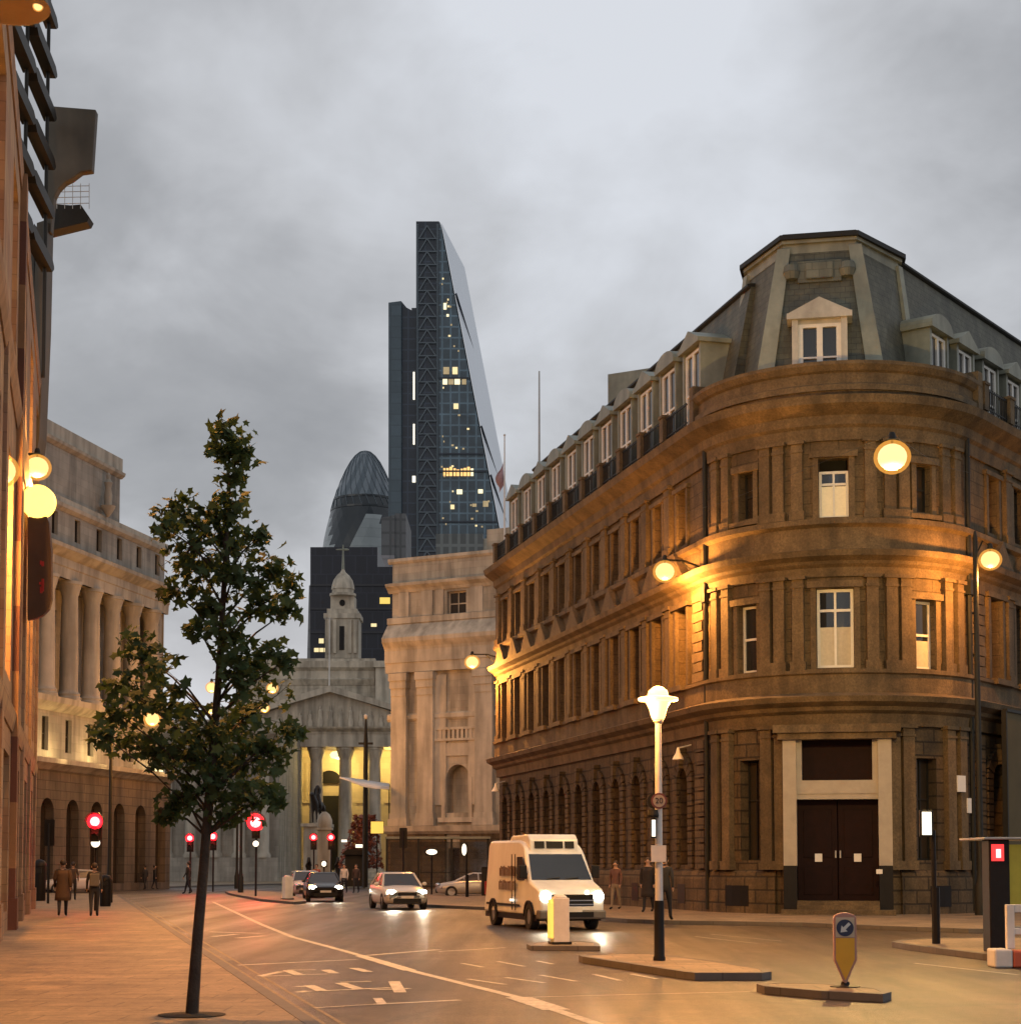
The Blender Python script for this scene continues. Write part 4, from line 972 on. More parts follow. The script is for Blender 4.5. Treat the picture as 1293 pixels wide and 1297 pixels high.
# ================================================================== LOW BANK SCREEN WALL BEHIND THE TREE
sw = thing('windowless_stone_bank', 'long windowless stone bank wall with cornice behind the street tree', 'building', (at(280, 1000, 185).x, 185, 0), world=True)
WMf = Frame((at(200, 1000, 182).x, 182), (1, 0)); wl_ = at(366, 1000, 190).x-at(200, 1000, 182).x
zt = zat(912, 182, 280)
b = MB(); b.box(0, wl_, -20, 0, 0, zt, WMf); b.build('wall', m_bank, sw)
b = MB(); corniced(b, WMf, 0, wl_, [(.1, zt-2.6), (.15, zt-2.2), (.3, zt-2.0), (.9, zt-1.5), (1.0, zt-1.2), (.2, zt-1.1), (.2, zt), (-.3, zt+.05)]); b.build('cornice', m_bank_s, sw)
for i in range(5):
    x = 1+i*wl_/5; p = WMf(x, .3, 0); c = MB(); c.lathe([(.8, 2.6), (.8, 2.9), (.62, 3.2), (.55, zt-3.6), (.75, zt-2.8), (.8, zt-2.6)], 16, p); c.build('column', m_bank_s, sw, smooth=True)
b = MB(); b.box(0, wl_, 0, .9, 0, 2.6, WMf); b.build('plinth', m_bank, sw)

# ================================================================== FAR TOWERS
m_tglass = M('tower_glass', (.045, .072, .092), .25, .6, .09, 0, brick=(3.0, 3.9, .34, 2.3), spec=.6)
m_tdark = M('tower_dark_glass', (.018, .027, .042), .35, .2, .05, 0, brick=(6, 3.9, .3, 1.8), spec=.5)
m_tblue = M('tower_core_cladding', (.07, .105, .13), .35, .35, .04, 0, brick=(7, 3.9, .25, .7))
m_tpale = M('tower_sloping_glass', (.62, .66, .71), .3, .04, .02, 0, metal=.95)
m_tbr = M('tower_bracing', (.085, .11, .13), .5, .1, .1, 0)
Yc = 600; C_ = lambda px, py: at(px, py, Yc)
cg = thing('wedge_tower', 'tall dark wedge shaped glass tower with braced ladder frame and some lit floors', 'skyscraper', (C_(560, 900).x, Yc, 0), world=True)
CM = Frame((0, Yc), (1, 0))
def cpoly(l): return [(C_(px, py).x, C_(px, py).z) for px, py in l]
def shear(b, poly, y1, dx, m=0, y0=0):          # front polygon at Yc+y0 joined to the same polygon shifted by dx at the back
    k = len(poly)
    b.add([(x, Yc+y0, z) for x, z in poly]+[(x+dx, Yc+y1, z) for x, z in poly], [tuple(range(k)), tuple(reversed(range(k, 2*k)))]+[(i, (i+1) % k, k+(i+1) % k, k+i) for i in range(k)], IDM, m)
b = MB(); shear(b, cpoly([(556, 281), (557, 281), (634, 684), (634, 1000), (556, 1000)]), 46, 6.6); b.build('office_wedge', m_tglass, cg)
b = MB(); e = .5
pA = cpoly([(557.5, 282), (634.5, 684)])
b.add([(pA[0][0]+.3, Yc+.5, pA[0][1]), (pA[1][0]+.3, Yc+.5, pA[1][1]), (pA[1][0]+7.2, Yc+46, pA[1][1]), (pA[0][0]+7.2, Yc+46, pA[0][1])], [(0, 1, 2, 3)])
so = b.build('sloping_glass_wall', m_tpale, cg); sm = so.modifiers.new('th', 'SOLIDIFY'); sm.thickness = .2
for py in (372, 540, 602):
    t = (py-282)/(684-282); x = pA[0][0]+t*(pA[1][0]-pA[0][0]); z = C_(600, py).z; z2 = z-14
    t2 = min(1, t+14/(pA[0][1]-pA[1][1])); x2 = pA[0][0]+t2*(pA[1][0]-pA[0][0])
    q = MB(); q.tube([(x+.8, Yc, z), (x2+8, Yc+46, z2-8)], .45, 5); q.build('slope_brace', m_tdark, cg)
b = MB(); shear(b, cpoly([(527, 280), (556, 280), (556, 1000), (527, 1000)]), 30, 4); b.build('ladder_frame', m_tdark, cg)
b = MB(); y = Yc-.35
fp = lambda px, py: (C_(px, py).x, y, C_(px, py).z)
py = 286; k = 0
while py < 700:
    h_ = 16.5
    for a_, c_ in (((541, py), (531, py+h_)), ((541, py), (552, py+h_)), ((529, py+h_), (554, py+h_))):
        b.tube([fp(*a_), fp(*c_)], .33, 4)
    py += h_
for px in (529, 554): b.tube([fp(px, 284), fp(px, 705)], .4, 4)
b.build('bracing', m_tbr, cg)
b = MB(); shear(b, cpoly([(492, 383), (508, 381), (508, 1000), (492, 1000)]), 24, 5); b.build('core_tower', m_tblue, cg)
b = MB(); shear(b, cpoly([(508, 384), (521, 391), (521, 388), (527, 388), (527, 1000), (508, 1000)]), 24, 5, 0, 1.5); b.build('core_tower', m_tdark, cg)
b = MB(); 
for px0, px1, py0, py1 in ((523, 525, 536, 562), (523, 525, 470, 505), (522, 526, 602, 610)): b.prism(cpoly([(px0, py0), (px1, py0), (px1, py1), (px0, py1)]), -1.2, -.9, CM)
b.build('lift_lights', m_signw, cg)
random.seed(11)
wins = [(559, 463, 580, 474, 2), (559, 478, 591, 487, 4), (564, 396, 569, 401, 1), (560, 381, 566, 392, 1), (574, 511, 581, 518, 1), (560, 590, 600, 603, 9), (577, 620, 586, 626, 1), (605, 619, 612, 625, 1), (609, 634, 619, 642, 1), (597, 638, 604, 642, 1), (570, 637, 576, 645, 1)]
for (x0, y0_, x1, y1_, n_) in wins:
    wd = (x1-x0)/n_
    for i in range(n_):
        a_ = x0+i*wd; b = MB(); e_ = random.random()*(y1_-y0_)*.4; g0 = random.random()*wd*.35
        b.prism(cpoly([(a_+.4+g0, y0_+e_), (a_+wd-.5, y0_+e_), (a_+wd-.5, y1_), (a_+.4+g0, y1_)]), .1, .3, CM)
        b.build('lit_window', (m_winor if random.random() < .75 else m_winhi) if n_ == 9 else random.choice((m_winlit, m_windim, m_winhi)), cg)
for i in range(34):
    py = 300+random.random()**.7*370; t = (py-282)/402; px = 558+random.random()*max(2, 70*t); b = MB(); w_ = random.uniform(1.2, 3.2)
    if px+w_ < 556+76*t: b.prism(cpoly([(px, py), (px+w_, py), (px+w_, py+2.1), (px, py+2.1)]), .1, .3, CM); b.build('lit_window', random.choice((m_windim, m_windim, m_winlit)), cg)
for py in (478, 596, 574, 660):
    b = MB(); t = (py-282)/402; b.prism(cpoly([(556.5, py), (556+77*t, py), (556+77*t+.5, py+2.2), (556.5, py+2.2)]), .2, .5, CM); b.build('floor_beam', m_tdark, cg)
# rounded tower
Yg = 740; G = lambda px, py: at(px, py, Yg)
gk = thing('rounded_tower', 'rounded cone topped glass tower with pale triangular facets, left of the wedge tower', 'skyscraper', (G(462, 900).x, Yg, 0), world=True)
gx = G(462, 700).x; gm = Yg/F*1.0
prof_px = [(2, 571.5), (7, 573), (13, 578), (19, 586), (25, 597), (31, 610), (36, 623), (40, 635), (43.5, 648), (46.5, 660), (49.5, 672), (52, 684), (54, 697), (56, 712), (57, 740), (57, 800), (55, 900)]
PR_ = [(r*gm, G(462, y).z) for r, y in prof_px]
n = 28; V = []; Fc = []; Mi = []
b = MB()
for j, (r, z) in enumerate(PR_):
    for i in range(n):
        a_ = 2*pi*(i+.5*j)/n; V.append((gx+r*cos(a_), Yg+r*sin(a_), z))
def gmat(i, j):
    y = prof_px[j][1]
    if y < 630: return 0 if (i+j) % 2 else 2
    if y < 655: return 1
    k = (i*2+j+5) % 14
    jj = j-9
    return 3 if abs(k-7) <= 2+jj*.9 else 1
tri = []
for j in range(len(PR_)-1):
    for i in range(n):
        i2 = (i+1) % n
        a_, c_, d_, e_ = j*n+i, j*n+i2, (j+1)*n+i, (j+1)*n+(i-1) % n
        tri.append(((a_, c_, d_), gmat(i, j))); tri.append(((a_, d_, e_), gmat(i, j) if j < 9 else gmat(i, j)))
b.v = list(V); b.l = list(V); b.f = [list(t[0]) for t in tri]; b.m = [t[1] for t in tri]
m_g0 = M('dome_glass', (.085, .115, .14), .3, .1, .1, 0); m_g2 = M('dome_glass_pale', (.15, .185, .215), .3, .1, .1, 0)
m_g1 = M('dark_spiral_glass', (.02, .028, .034), .25, .1, .1, 0); m_g3 = M('sky_tone_facet_glass', (.28, .32, .33), .3, .12, .1, 0, brick=(50, 4, .25, .75))  # pale facets carry the reflected sky in their colour
b.build('glass_shell', [m_g0, m_g1, m_g2, m_g3], gk)
b = MB()
for k in range(0, n, 1):
    path = [(gx+(r+.15)*cos(2*pi*(k+.5*j)/n), Yg+(r+.15)*sin(2*pi*(k+.5*j)/n), z) for j, (r, z) in enumerate(PR_[:9])]; b.tube(path, .16, 4)
b.build('diagonal_ribs', m_tbr, gk)
b = MB()
for j in (7, 8): b.lathe([(PR_[j][0]+.3, PR_[j][1]-.4), (PR_[j][0]+.3, PR_[j][1]+.4)], 28, (gx, Yg, 0))
b.build('ring_band', m_g1, gk)
# dark office block with lower sliver
Yd = 330; D_ = lambda px, py: at(px, py, Yd)
m_odark = M('dark_office_glass', (.015, .017, .026), .4, .3, .08, 0, brick=(2.2, 3.6, .12, 1.6), spec=.4)
dk = thing('dark_office_block', 'flat topped near black office block behind the clock turret, few lit windows', 'building', (D_(440, 900).x, Yd, 0), world=True)
DMf = Frame((0, Yd), (1, 0))
def dpoly(l): return [(D_(*p).x, D_(*p).z) for p in l]
b = MB(); b.prism(dpoly([(393, 693), (478, 693), (478, 718), (502, 718), (502, 1090), (393, 1090)]), -40, 0, DMf); b.build('office_wall', m_odark, dk)
b = MB(); b.prism(dpoly([(391, 741), (393.2, 741), (393.2, 1090), (382, 1090)]), -30, -.5, DMf); b.build('side_wing', M('grey_side_wing', (.22, .23, .24), .5, .1, .1, 0, brick=(40, 3.6, .3, .7)), dk)
for x0, y0_, x1, y1_, m_ in ((481, 757, 494, 765, m_signy), (470, 790, 477, 794, m_winlit), (404, 809, 410, 815, m_winlit), (412, 808, 416, 814, m_winlit), (398, 821, 404, 826, m_winlit), (405, 821, 410, 826, m_winlit), (411, 821, 416, 826, m_winlit)):
    b = MB(); b.prism(dpoly([(x0, y0_), (x1, y0_), (x1, y1_), (x0, y1_)]), .05, .2, DMf); b.build('lit_window', m_, dk)
for py in (770, 800, 740):
    b = MB(); b.prism(dpoly([(393, py), (502, py), (502, py+2.5), (393, py+2.5)]), .05, .25, DMf); b.build('floor_band', M('office_floor_band', (.03, .03, .036), .5, .1, 1, 0), dk)
# grey blocks below the wedge tower
Ygk = 430; Q_ = lambda px, py: at(px, py, Ygk)
gb = thing('grey_office_block', 'pale grey stepped office block in front of the wedge tower foot', 'building', (Q_(500, 900).x, Ygk, 0), world=True)
QM = Frame((0, Ygk), (1, 0)); qp = lambda l: [(Q_(*p).x, Q_(*p).z) for p in l]
m_gcl = M('grey_concrete', (.115, .12, .125), .6, .15, .05, 0, brick=(2.5, 3.4, .35, .62))
b = MB(); b.prism(qp([(483, 656), (500, 652), (500, 1090), (483, 1090)]), -25, 0, QM); b.prism(qp([(500, 650), (514, 650), (514, 1090), (500, 1090)]), -24, -.4, QM); b.build('block_wall', m_gcl, gb)
b = MB(); b.prism(qp([(478, 704), (500, 704), (500, 1090), (478, 1090)]), .3, .8, QM); b.build('lower_wing', M('mauve_concrete', (.26, .25, .26), .7, .1, .05, 0, brick=(3, 3.4, .3, .8)), gb)
gb2 = thing('low_glass_office', 'low greenish glass office right behind the mansion parapet', 'building', (at(580, 900, 300).x, 300, 0), world=True)
NM = Frame((0, 300), (1, 0)); npo = lambda l: [(at(*p, 300).x, at(*p, 300).z) for p in l]
b = MB(); b.prism(npo([(552, 676), (612, 676), (612, 1080), (552, 1080)]), -20, 0, NM); b.build('office_wall', M('greenish_office_glass', (.09, .10, .098), .35, .15, .1, 0, brick=(1.5, 3.2, .3, 1.7)), gb2)
b = MB(); b.prism(npo([(611, 682), (640, 678), (640, 1080), (611, 1080)]), -20, -.5, NM); b.build('stone_wing', m_port, gb2)
m_bulbi = M('opal_lamp_glass', (.9, .75, .5), .4, 0, 1, 0, emit=(1, .60, .19), es=2.3)
# ================================================================== STREET LAMPS
def lantern_head(root, p, r=.2, power=900, color=SOD, bulb=None, lr=.15, spot=None):
    power *= 2.1
    """bright burner inside an amber shell shaped as its halo, small hood on top, light source at the foot of the globe"""
    h = MB(); R2 = r*1.6
    h.lathe([(.05, R2+.16), (.08, R2+.1), (r*.35, R2*1.0), (r*.6, R2*.93), (r*.5, R2*.92)], 16, p); h.build('lamp_hood', m_iron, root, smooth=True)
    b = MB(); b.ball(p, (r*1.25, r*1.25, r*1.15), 20); b.build('burner', bulb or m_bulb, root, smooth=True)
    b = MB(); b.ball(p, (R2, R2, R2*.92), 24); b.build('halo_globe', m_halo, root, smooth=True)  # glowing shell drawn as the halo round the burner
    lamp_light('lamp_light', root, (p[0], p[1], p[2]-R2-.14), color, power, lr, spot)
def wall_lamp(name, label, p, wallpt, power, r=.2, color=SOD, bulb=None, group=None, spot=None):
    t = thing(name, label, 'street lamp', wallpt, group, world=True)
    a = MB(); p = Vector(p); wp = Vector(wallpt)
    a.tube([wp, wp.lerp(p, .5)+Vector((0, 0, .32)), p+Vector((0, 0, .42)), p+Vector((0, 0, .3))], .035, 6)
    a.tube([wp-Vector((0, 0, .5)), wp.lerp(p, .55)+Vector((0, 0, .3))], .025, 6); a.ball(wp, .12)
    a.build('bracket', m_iron, t); lantern_head(t, p, r, power, color, bulb, .15, spot); return t
GL = 'lit street lamps hung from the buildings'
p = OM(-.6, 1.6, 0); q = at(842, 724, p[1]); wall_lamp('wall_street_lamp', 'lit amber wall lamp left of the rounded bay, over the white lamp column', (q.x, p[1], q.z), (OM(-.6, 0, 0)[0], OM(-.6, 0, 0)[1], q.z+.2), 1300, .27, group=GL)
p = OM(UEND+.3, 1.35, 0); q = at(598, 839, p[1]); wall_lamp('wall_street_lamp', 'lit amber wall lamp in front of the pale pilastered mansion', (q.x, p[1], q.z), (OM(UEND+.6, 0, 0)[0], OM(UEND+.6, 0, 0)[1], q.z+.2), 1500, .26, group=GL)
# lamp slung on a wire across the junction
t = thing('suspended_street_lamp', 'brightest yellow lamp, slung on a thin wire before the rounded bay', 'street lamp', at(1130, 579, 40), GL, world=True)
q = at(1130, 579, 40)
wr = MB(); e1 = Vector(OM(LC+.6, 0, 0)); e1.z = 15.4; e0 = Vector(OM(-9, 0, 0)); e0.z = 15.4; top = q+Vector((0, 0, .55))
for e in (e0, e1): wr.tube([e, e.lerp(top, .5)+Vector((0, 0, -.25)), top], .005, 4)
wr.build('suspension_wire', m_iron, t); h = MB(); h.tube([q+Vector((0, 0, .3)), top], .03, 6); h.build('hanger', m_iron, t)
lantern_head(t, q, .27, 2600, (1, .62, .2), m_bulbw)
# left building: two lamps and the one at the top corner of the frame
q = at(47, 592, 52); a = Vector(LM(15.5, 0, 0)); wall_lamp('wall_street_lamp', 'lit amber wall lamp above the round yellow sign, left building', q, (q.x-1.1, q.y+.2, q.z+.2), 2600, .27, group=GL)
q = at(1, 596, 40); wall_lamp('wall_street_lamp', 'lit amber wall lamp at the left edge of the photo', q, (q.x-1.4, q.y+.2, q.z+.2), 2600, .27, group=GL)
q = at(48, 16, 24); t = wall_lamp('wall_street_lamp', 'wide brown lamp hood cut by the top left corner of the photo', q+Vector((0, 0, .1)), (q.x-1.0, q.y+.2, q.z+.4), 5200, .05, group=GL, spot=150)
h = MB(); h.lathe([(.15, .35), (.38, .26), (.55, .05), (.58, -.06), (.52, -.07), (.2, -.02)], 24, q+Vector((-.42, 0, .16))); h.build('wide_hood', m_brown, t, smooth=True)
q = at(-60, 150, 19)
# column lamps
def column_lamp(label, px, Y, heads, z0=.12, name='street_lamp', pr=.09, group=None, ptop=None, power=500, arms=True, bulb=None):
    b0 = at(px, 1000, Y); x = b0.x
    t = thing(name, label, 'street lamp', (x, Y, z0), group, world=True)
    zt = ptop or max(h.z for h in heads)+.7
    c = MB(); c.lathe([(pr*1.9, 0), (pr*1.9, .9), (pr*1.5, 1.0), (pr*1.15, 1.2), (pr, 1.4), (pr*.75, zt-z0), (pr*.3, zt-z0+.25)], 12, (x, Y, z0)); c.build('column', m_iron, t, smooth=True)
    for h in heads:
        a = MB(); a.tube([(x, Y, h.z+.1), ((x+h.x)/2, (Y+h.y)/2, h.z+.62), (h.x, h.y, h.z+.45), (h.x, h.y, h.z+.25)], .035, 6); a.build('arm', m_iron, t)
        lantern_head(t, h, .24, power, SOD, bulb)
    return t
GT = 'lit column lamps of the junction'
column_lamp('tall dark lamp column with one amber lamp, right of the rounded bay', 1240, 56.5, [at(1254, 709, 56.5)], pr=.11, group=GT, power=620)
column_lamp('twin headed lamp column behind the tree crown, the higher amber pair', 306, 105, [at(268, 871, 105), at(345, 872, 105)], group=GT, power=700)
column_lamp('twin headed lamp column behind the tree crown, the lower amber pair', 301, 122, [at(268, 899, 122), at(335, 897, 122)], group=GT, power=700)
column_lamp('single headed dark lamp column beside the left red signal, lamp at the crown edge', 140, 76, [at(193, 911, 76)], group=GT, power=600, pr=.085)
mt = thing('camera_mast', 'slim dark mast with a cross arm in front of the lit portico', 'mast', (at(463, 1000, 132).x, 132, .12), world=True)
x = at(463, 1000, 132).x; b = MB(); b.tube([(x, 132, .1), (x, 132, at(463, 940, 132).z), (x, 132, at(463, 909, 132).z)], [.22, .17, .06], 8); b.build('pole', m_iron, mt)
b = MB(); z = at(463, 942, 132).z; b.box(x-.55, x+.55, 131.9, 132.1, z-.08, z+.08); b.build('cross_arm', m_iron, mt)
b = MB(); b.ball((x, 132, at(463, 908, 132).z), (.16, .16, .2)); b.build('camera_dome', m_wpaint, mt)
# white and black lamp column on the island
lp = gp(835, 1217, .12); t = thing('island_lamp_column', 'white lamp column with black foot and flared glowing top on the traffic island', 'street lamp', lp, GT, world=True)
x, y = lp.x, lp.y; zz = lambda py: zat(py, y, 832)
b = MB(); b.lathe([(.105, 0), (.105, .05), (.09, .08), (.082, zz(1141)-.12)], 16, lp); b.build('column_foot', m_black, t, smooth=True)
b = MB(); b.lathe([(.066, zz(1141)), (.062, zz(1040)), (.052, zz(917)), (.09, zz(914)), (.09, zz(911))], 16, (x, y, 0)); b.build('column', m_wpaint, t, smooth=True)
b = MB(); b.lathe([(.10, zz(911.5)), (.12, zz(908)), (.16, zz(897)), (.215, zz(889)), (.2, zz(886)), (.16, zz(875)), (.08, zz(870.5)), (.01, zz(869.5))], 20, (x, y, 0)); b.build('lamp_globe', m_bulbi, t, smooth=True)
b = MB(); b.lathe([(.2, zz(889.5)), (.33, zz(888)), (.345, zz(885.5)), (.33, zz(884)), (.2, zz(882))], 24, (x, y, 0)); b.build('lamp_rim', m_bulbi, t, smooth=True)
lamp_light('lamp_light', t, (x, y-.02, zz(864)), SOD, 300, .12); lamp_light('lamp_light', t, (x-.4, y-.3, zz(893)), SOD, 260, .1); lamp_light('lamp_light', t, (x+.4, y+.3, zz(893)), SOD, 300, .1)
b = MB(); pf = Frame((x, y-.09), (1, 0)); z = zz(1015)
b.lathe([(.13, 0), (.13, .02)], 24, (0, 0, 0)); disc = lambda r, n=24, cx=0, cz=0: [(cx+r*cos(2*pi*i/n), cz+r*sin(2*pi*i/n)) for i in range(n)]
b = MB(); b.prism(disc(.135, 24, 0, z), 0, .015, pf); so = b.build('speed_sign', M('sign_red_ring', (.12, .03, .025), .5, .1, 8), t)
b = MB(); b.prism(disc(.105, 24, 0, z), .015, .02, pf); sf = b.build('sign_face', M('dull_sign_face', (.28, .23, .19), .6, .2, 8), so)  # sign face in a dull grey brown
tx_ = text_mesh('digits', '20', .135, m_black, so, (x, y-.09-.022, z), (pi/2, 0, 0), .002); attach(tx_, so)
b = MB(); b.prism(disc(.135, 24, -.06, z), -.14, -.11, pf); b.build('sign_back', m_iron, t)
b = MB(); z0_, z1_ = zz(1092), zz(1071); b.box(x-.135, x+.115, y-.10, y-.07, z0_, z1_); b.build('notice_plate', m_wpaint, t)
b = MB(); b.box(x-.15, x-.05, y-.12, y-.02, zz(1062)-.0, zz(1037)); b.build('signal_box', m_black, t, bevel=.01)
b = MB(); b.box(x-.125, x-.065, y-.135, y-.118, zz(1060), zz(1039)); b.build('lit_panel', m_signw, t)
b = MB(); b.lathe([(.09, zz(1036)), (.1, zz(1033)), (.08, zz(1026))], 12, (x-.1, y-.06, 0)); b.build('mount', m_iron, t)

# ================================================================== BOLLARDS
def keep_left(name, label, p, H, rz, wd=.30, lit=False, group='bollards on the traffic islands'):
    t = thing(name, label, 'bollard', p, group, rz=rz)
    w = wd; sh = [(-w/2, .36*H), (-.012, .045*H), (.012, .045*H), (w/2, .36*H), (w/2, .93*H)]+[(w/2-.03-(w-.06)*k/6, .965*H+.03*sin(pi*k/6)) for k in range(7)]+[(-w/2, .93*H)]
    sh = [(a, b) for a, b in sh]
    F0 = Frame((0, 0), (1, 0))
    b = MB(); b.prism(sh, -.075, .055, F0); bd = b.build('shell', M('bollard_shell', (.40, .20, .15), .4, .1, 5), t, bevel=.012)
    ins = [(-w/2+.028, .37*H), (0, .09*H), (w/2-.028, .37*H), (w/2-.028, .655*H), (-w/2+.028, .655*H)]
    b = MB(); b.prism(ins, .055, .062, F0); b.build('yellow_panel', m_signy if lit else m_yel, t)
    b = MB(); b.prism([(-w/2+.028, .665*H), (w/2-.028, .665*H), (w/2-.028, .93*H), (-w/2+.028, .93*H)], .055, .061, F0); b.build('top_panel', M('bollard_top_panel', (.52, .40, .27), .5, .1, 6), t)
    b = MB(); cz = .79*H; b.prism(disc(.112, 24, 0, cz), .061, .068, F0); d_ = b.build('arrow_disc', m_blue, t)
    b = MB(); k = .7071
    def rot(l): return [((u-v)*k, cz+(u+v)*k) for u, v in l]   # arrow along +u turned to point down-left
    arr = [(.085, -.02), (.085, .02), (-.01, .02), (-.01, .055), (-.085, 0), (-.01, -.055), (-.01, -.02)]
    b.prism(rot(arr), .068, .072, F0); b.build('arrow', m_wpaint, d_)
    b = MB(); b.lathe([(.2, 0), (.2, .012), (.06, .03), (.05, .07)], 16, (0, 0, 0)); b.build('base', m_black, t)
    return t
p = gp(1070.5, 1250.5, .106); keep_left('traffic_bollard', 'keep left bollard with yellow panel and round arrow on nearest island', p, (1250-1156)/F*p.y, R_(-6))
def box_bollard(label, p, H, w, rz):
    t = thing('traffic_bollard', label, 'bollard', p, 'bollards on the traffic islands', rz=rz)
    b = MB(); b.box(-w/2, w/2, -.2, .2, .02, H*.93); b.lathe([(w*.48, 0), (w*.44, H*.03), (w*.2, H*.07)], 12, (0, 0, H*.93)); b.build('shell', m_wpaint, t, bevel=.03)
    b = MB(); b.prism([(-.17, .12*H), (.17, .12*H), (.17, .82*H), (.1, .9*H), (-.1, .9*H), (-.17, .82*H)], w/2, w/2+.06, Frame((0, 0), (0, -1), (-1, 0))); b.build('yellow_panel', m_signy, t)
    b = MB(); b.box(-w/2-.04, w/2+.04, -.24, .24, 0, .05); b.build('base', m_iron, t)
p = gp(709, 1196, .1); box_bollard('white bollard seen side on with a bright yellow edge, before the van', p, 1.02, .33, R_(9))
p = gp(364, 1139.5, .12); box_bollard('far bollard with pale body on the middle island beside the waiting cars', p, 1.15, .4, R_(-60))

# ================================================================== SIGNALS
def signal(label, px, py_red, Y, z0=.12, lit=True, facing=1, lensr=.13, low=False, pole_py=None, group='traffic signals', board=True, dx=0, power=30):
    x = at(px, 1000, Y).x; zr = zat(py_red, Y, px)
    t = thing('traffic_signal', label, 'traffic light', (x, Y, z0), group, world=True)
    SF = Frame((x, Y), (1, 0)) if facing > 0 else Frame((x, Y), (-1, 0), (0, 1))
    k = .9
    b = MB(); b.tube([(x, Y+.02, z0), (x, Y+.02, zr+.1)], .055, 8); b.build('pole', m_black, t)
    b = MB()
    if board: b.prism([(-.24*k, zr-.95*k), (.24*k, zr-.95*k), (.24*k, zr+.26*k), (.2*k, zr+.3*k), (-.2*k, zr+.3*k), (-.24*k, zr+.26*k)], .06, .09, SF)
    b.box(-.15*k, .15*k, .09, .24, zr-.8*k, zr+.2*k, SF); b.build('signal_head', m_black, t)
    for i in range(3):
        zc = zr-i*.29*k; rl_ = lensr if (i == 0 and lit) else .1  # lit lens drawn oversized, its bloom put into the red disc
        l = MB(); l.prism(disc(rl_*.92, 18, 0, zc), .24, .26, SF); lo = l.build('lens', m_redo if (i == 0 and lit) else m_lens, t)
        if i == 0 and lit: l = MB(); l.prism(disc(rl_*.56, 18, 0, zc), .26, .275, SF); l.build('lens_core', m_red, lo)
        h = MB(); r = max(rl_*1.0, .1)*1.03
        for q in range(8):
            a0, a1 = pi*q/8, pi*(q+1)/8
            h.prism([(r*cos(a0), zc+r*sin(a0)), (r*1.08*cos(a0), zc+r*1.08*sin(a0)), (r*1.08*cos(a1), zc+r*1.08*sin(a1)), (r*cos(a1), zc+r*sin(a1))], .24, .4, SF)
        h.build('hood', m_black, t)
    if lit: lamp_light('red_glow', t, SF(0, .55, zr), (1, .02, .03), power*3, .1)
    if low:
        zl = zat(low, Y, px); l = MB(); l.prism(disc(.16, 16, 0, zl), .1, .13, SF); l.build('low_repeater', m_signw, t)
        l = MB(); l.prism(disc(.2, 16, 0, zl), .06, .1, SF); l.build('repeater_case', m_black, t)
    return t
signal('red traffic light on the left pavement, white repeater under it', 123, 1041, 62, lensr=.3, low=1068, power=60)
signal('largest red traffic light, on the middle island right of the trunk', 325, 1042, 92, lensr=.5, low=1069, power=160)
signal('small red traffic light just left of the tree trunk', 242, 1062, 108, lensr=.27, power=60)
signal('small red traffic light just right of the tree trunk', 271, 1060, 108, lensr=.30, power=60)
signal('far red traffic light left of the pair before the portico', 398, 1061, 120, lensr=.26, power=30)
signal('far red traffic light right of the pair before the portico', 420, 1061, 120, lensr=.26, power=30)
signal('unlit signal seen from behind on the left pavement by the wall', 63, 1046, 74, lit=False, facing=-1, lensr=.15)
signal('unlit signal seen from behind at the foot of the pale mansion', 511, 1055, 96, lit=False, facing=-1, lensr=.15)
# push button and small lit posts
def small_post(name, label, px, base_py, Y, panel, cat='sign post', fat=True, lit=True, shape='box', mat=None, z0=.12):
    x = at(px, 1000, Y).x; t = thing(name, label, cat, (x, Y, z0), None, world=True)
    x0, y0_, x1, y1_ = panel; q = Frame((x, Y), (1, 0)); X0, X1 = at(x0, 1040, Y).x-x, at(x1, 1040, Y).x-x; Z0, Z1 = zat(y1_, Y, px), zat(y0_, Y, px)
    b = MB(); b.tube([(x, Y, z0), (x, Y, Z0+.1)], .05, 8)
    if fat: b.tube([(x+.03, Y, z0), (x+.03, Y, z0+1.15)], .085, 8)
    b.build('post', m_black, t)
    b = MB(); b.box(X0-.04, X1+.04, .05, .17, Z0-.04, Z1+.04, q); b.build('sign_case', m_black, t, bevel=.02)
    b = MB()
    if shape == 'box': b.box(X0, X1, .17, .19, Z0, Z1, q)
    else: b.prism([((X0+X1)/2+(X1-X0)/2*cos(2*pi*i/16), (Z0+Z1)/2+(Z1-Z0)/2*sin(2*pi*i/16)) for i in range(16)], .17, .19, q)
    b.build('lit_panel', mat or m_signw, t, bevel=.008); return t
pp_ = gp(1185, 1195.5, .12); small_post('crossing_post', 'black crossing post with a lit white panel before the bay, right pavement', 1181, 1195, pp_.y, (1165, 1029, 1177, 1058))
small_post('illuminated_sign', 'small oval lit white sign on a post, left of the parked silver car', 547, 1115, 98, (540, 1076, 554, 1083), shape='o', fat=False)
small_post('illuminated_sign', 'thin upright lit sign on a dark post before the parked silver car', 591, 1120, 90, (585, 1069, 591, 1084), shape='o')
small_post('illuminated_sign', 'square yellow lit sign at the left foot of the mansion', 478, 1090, 128, (470, 1041, 486, 1056), fat=False, mat=m_signy)
small_post('illuminated_sign', 'small lit sign on a stand behind the dark saloon', 411, 1098, 112, (408, 1091, 414, 1098), fat=False, shape='o')
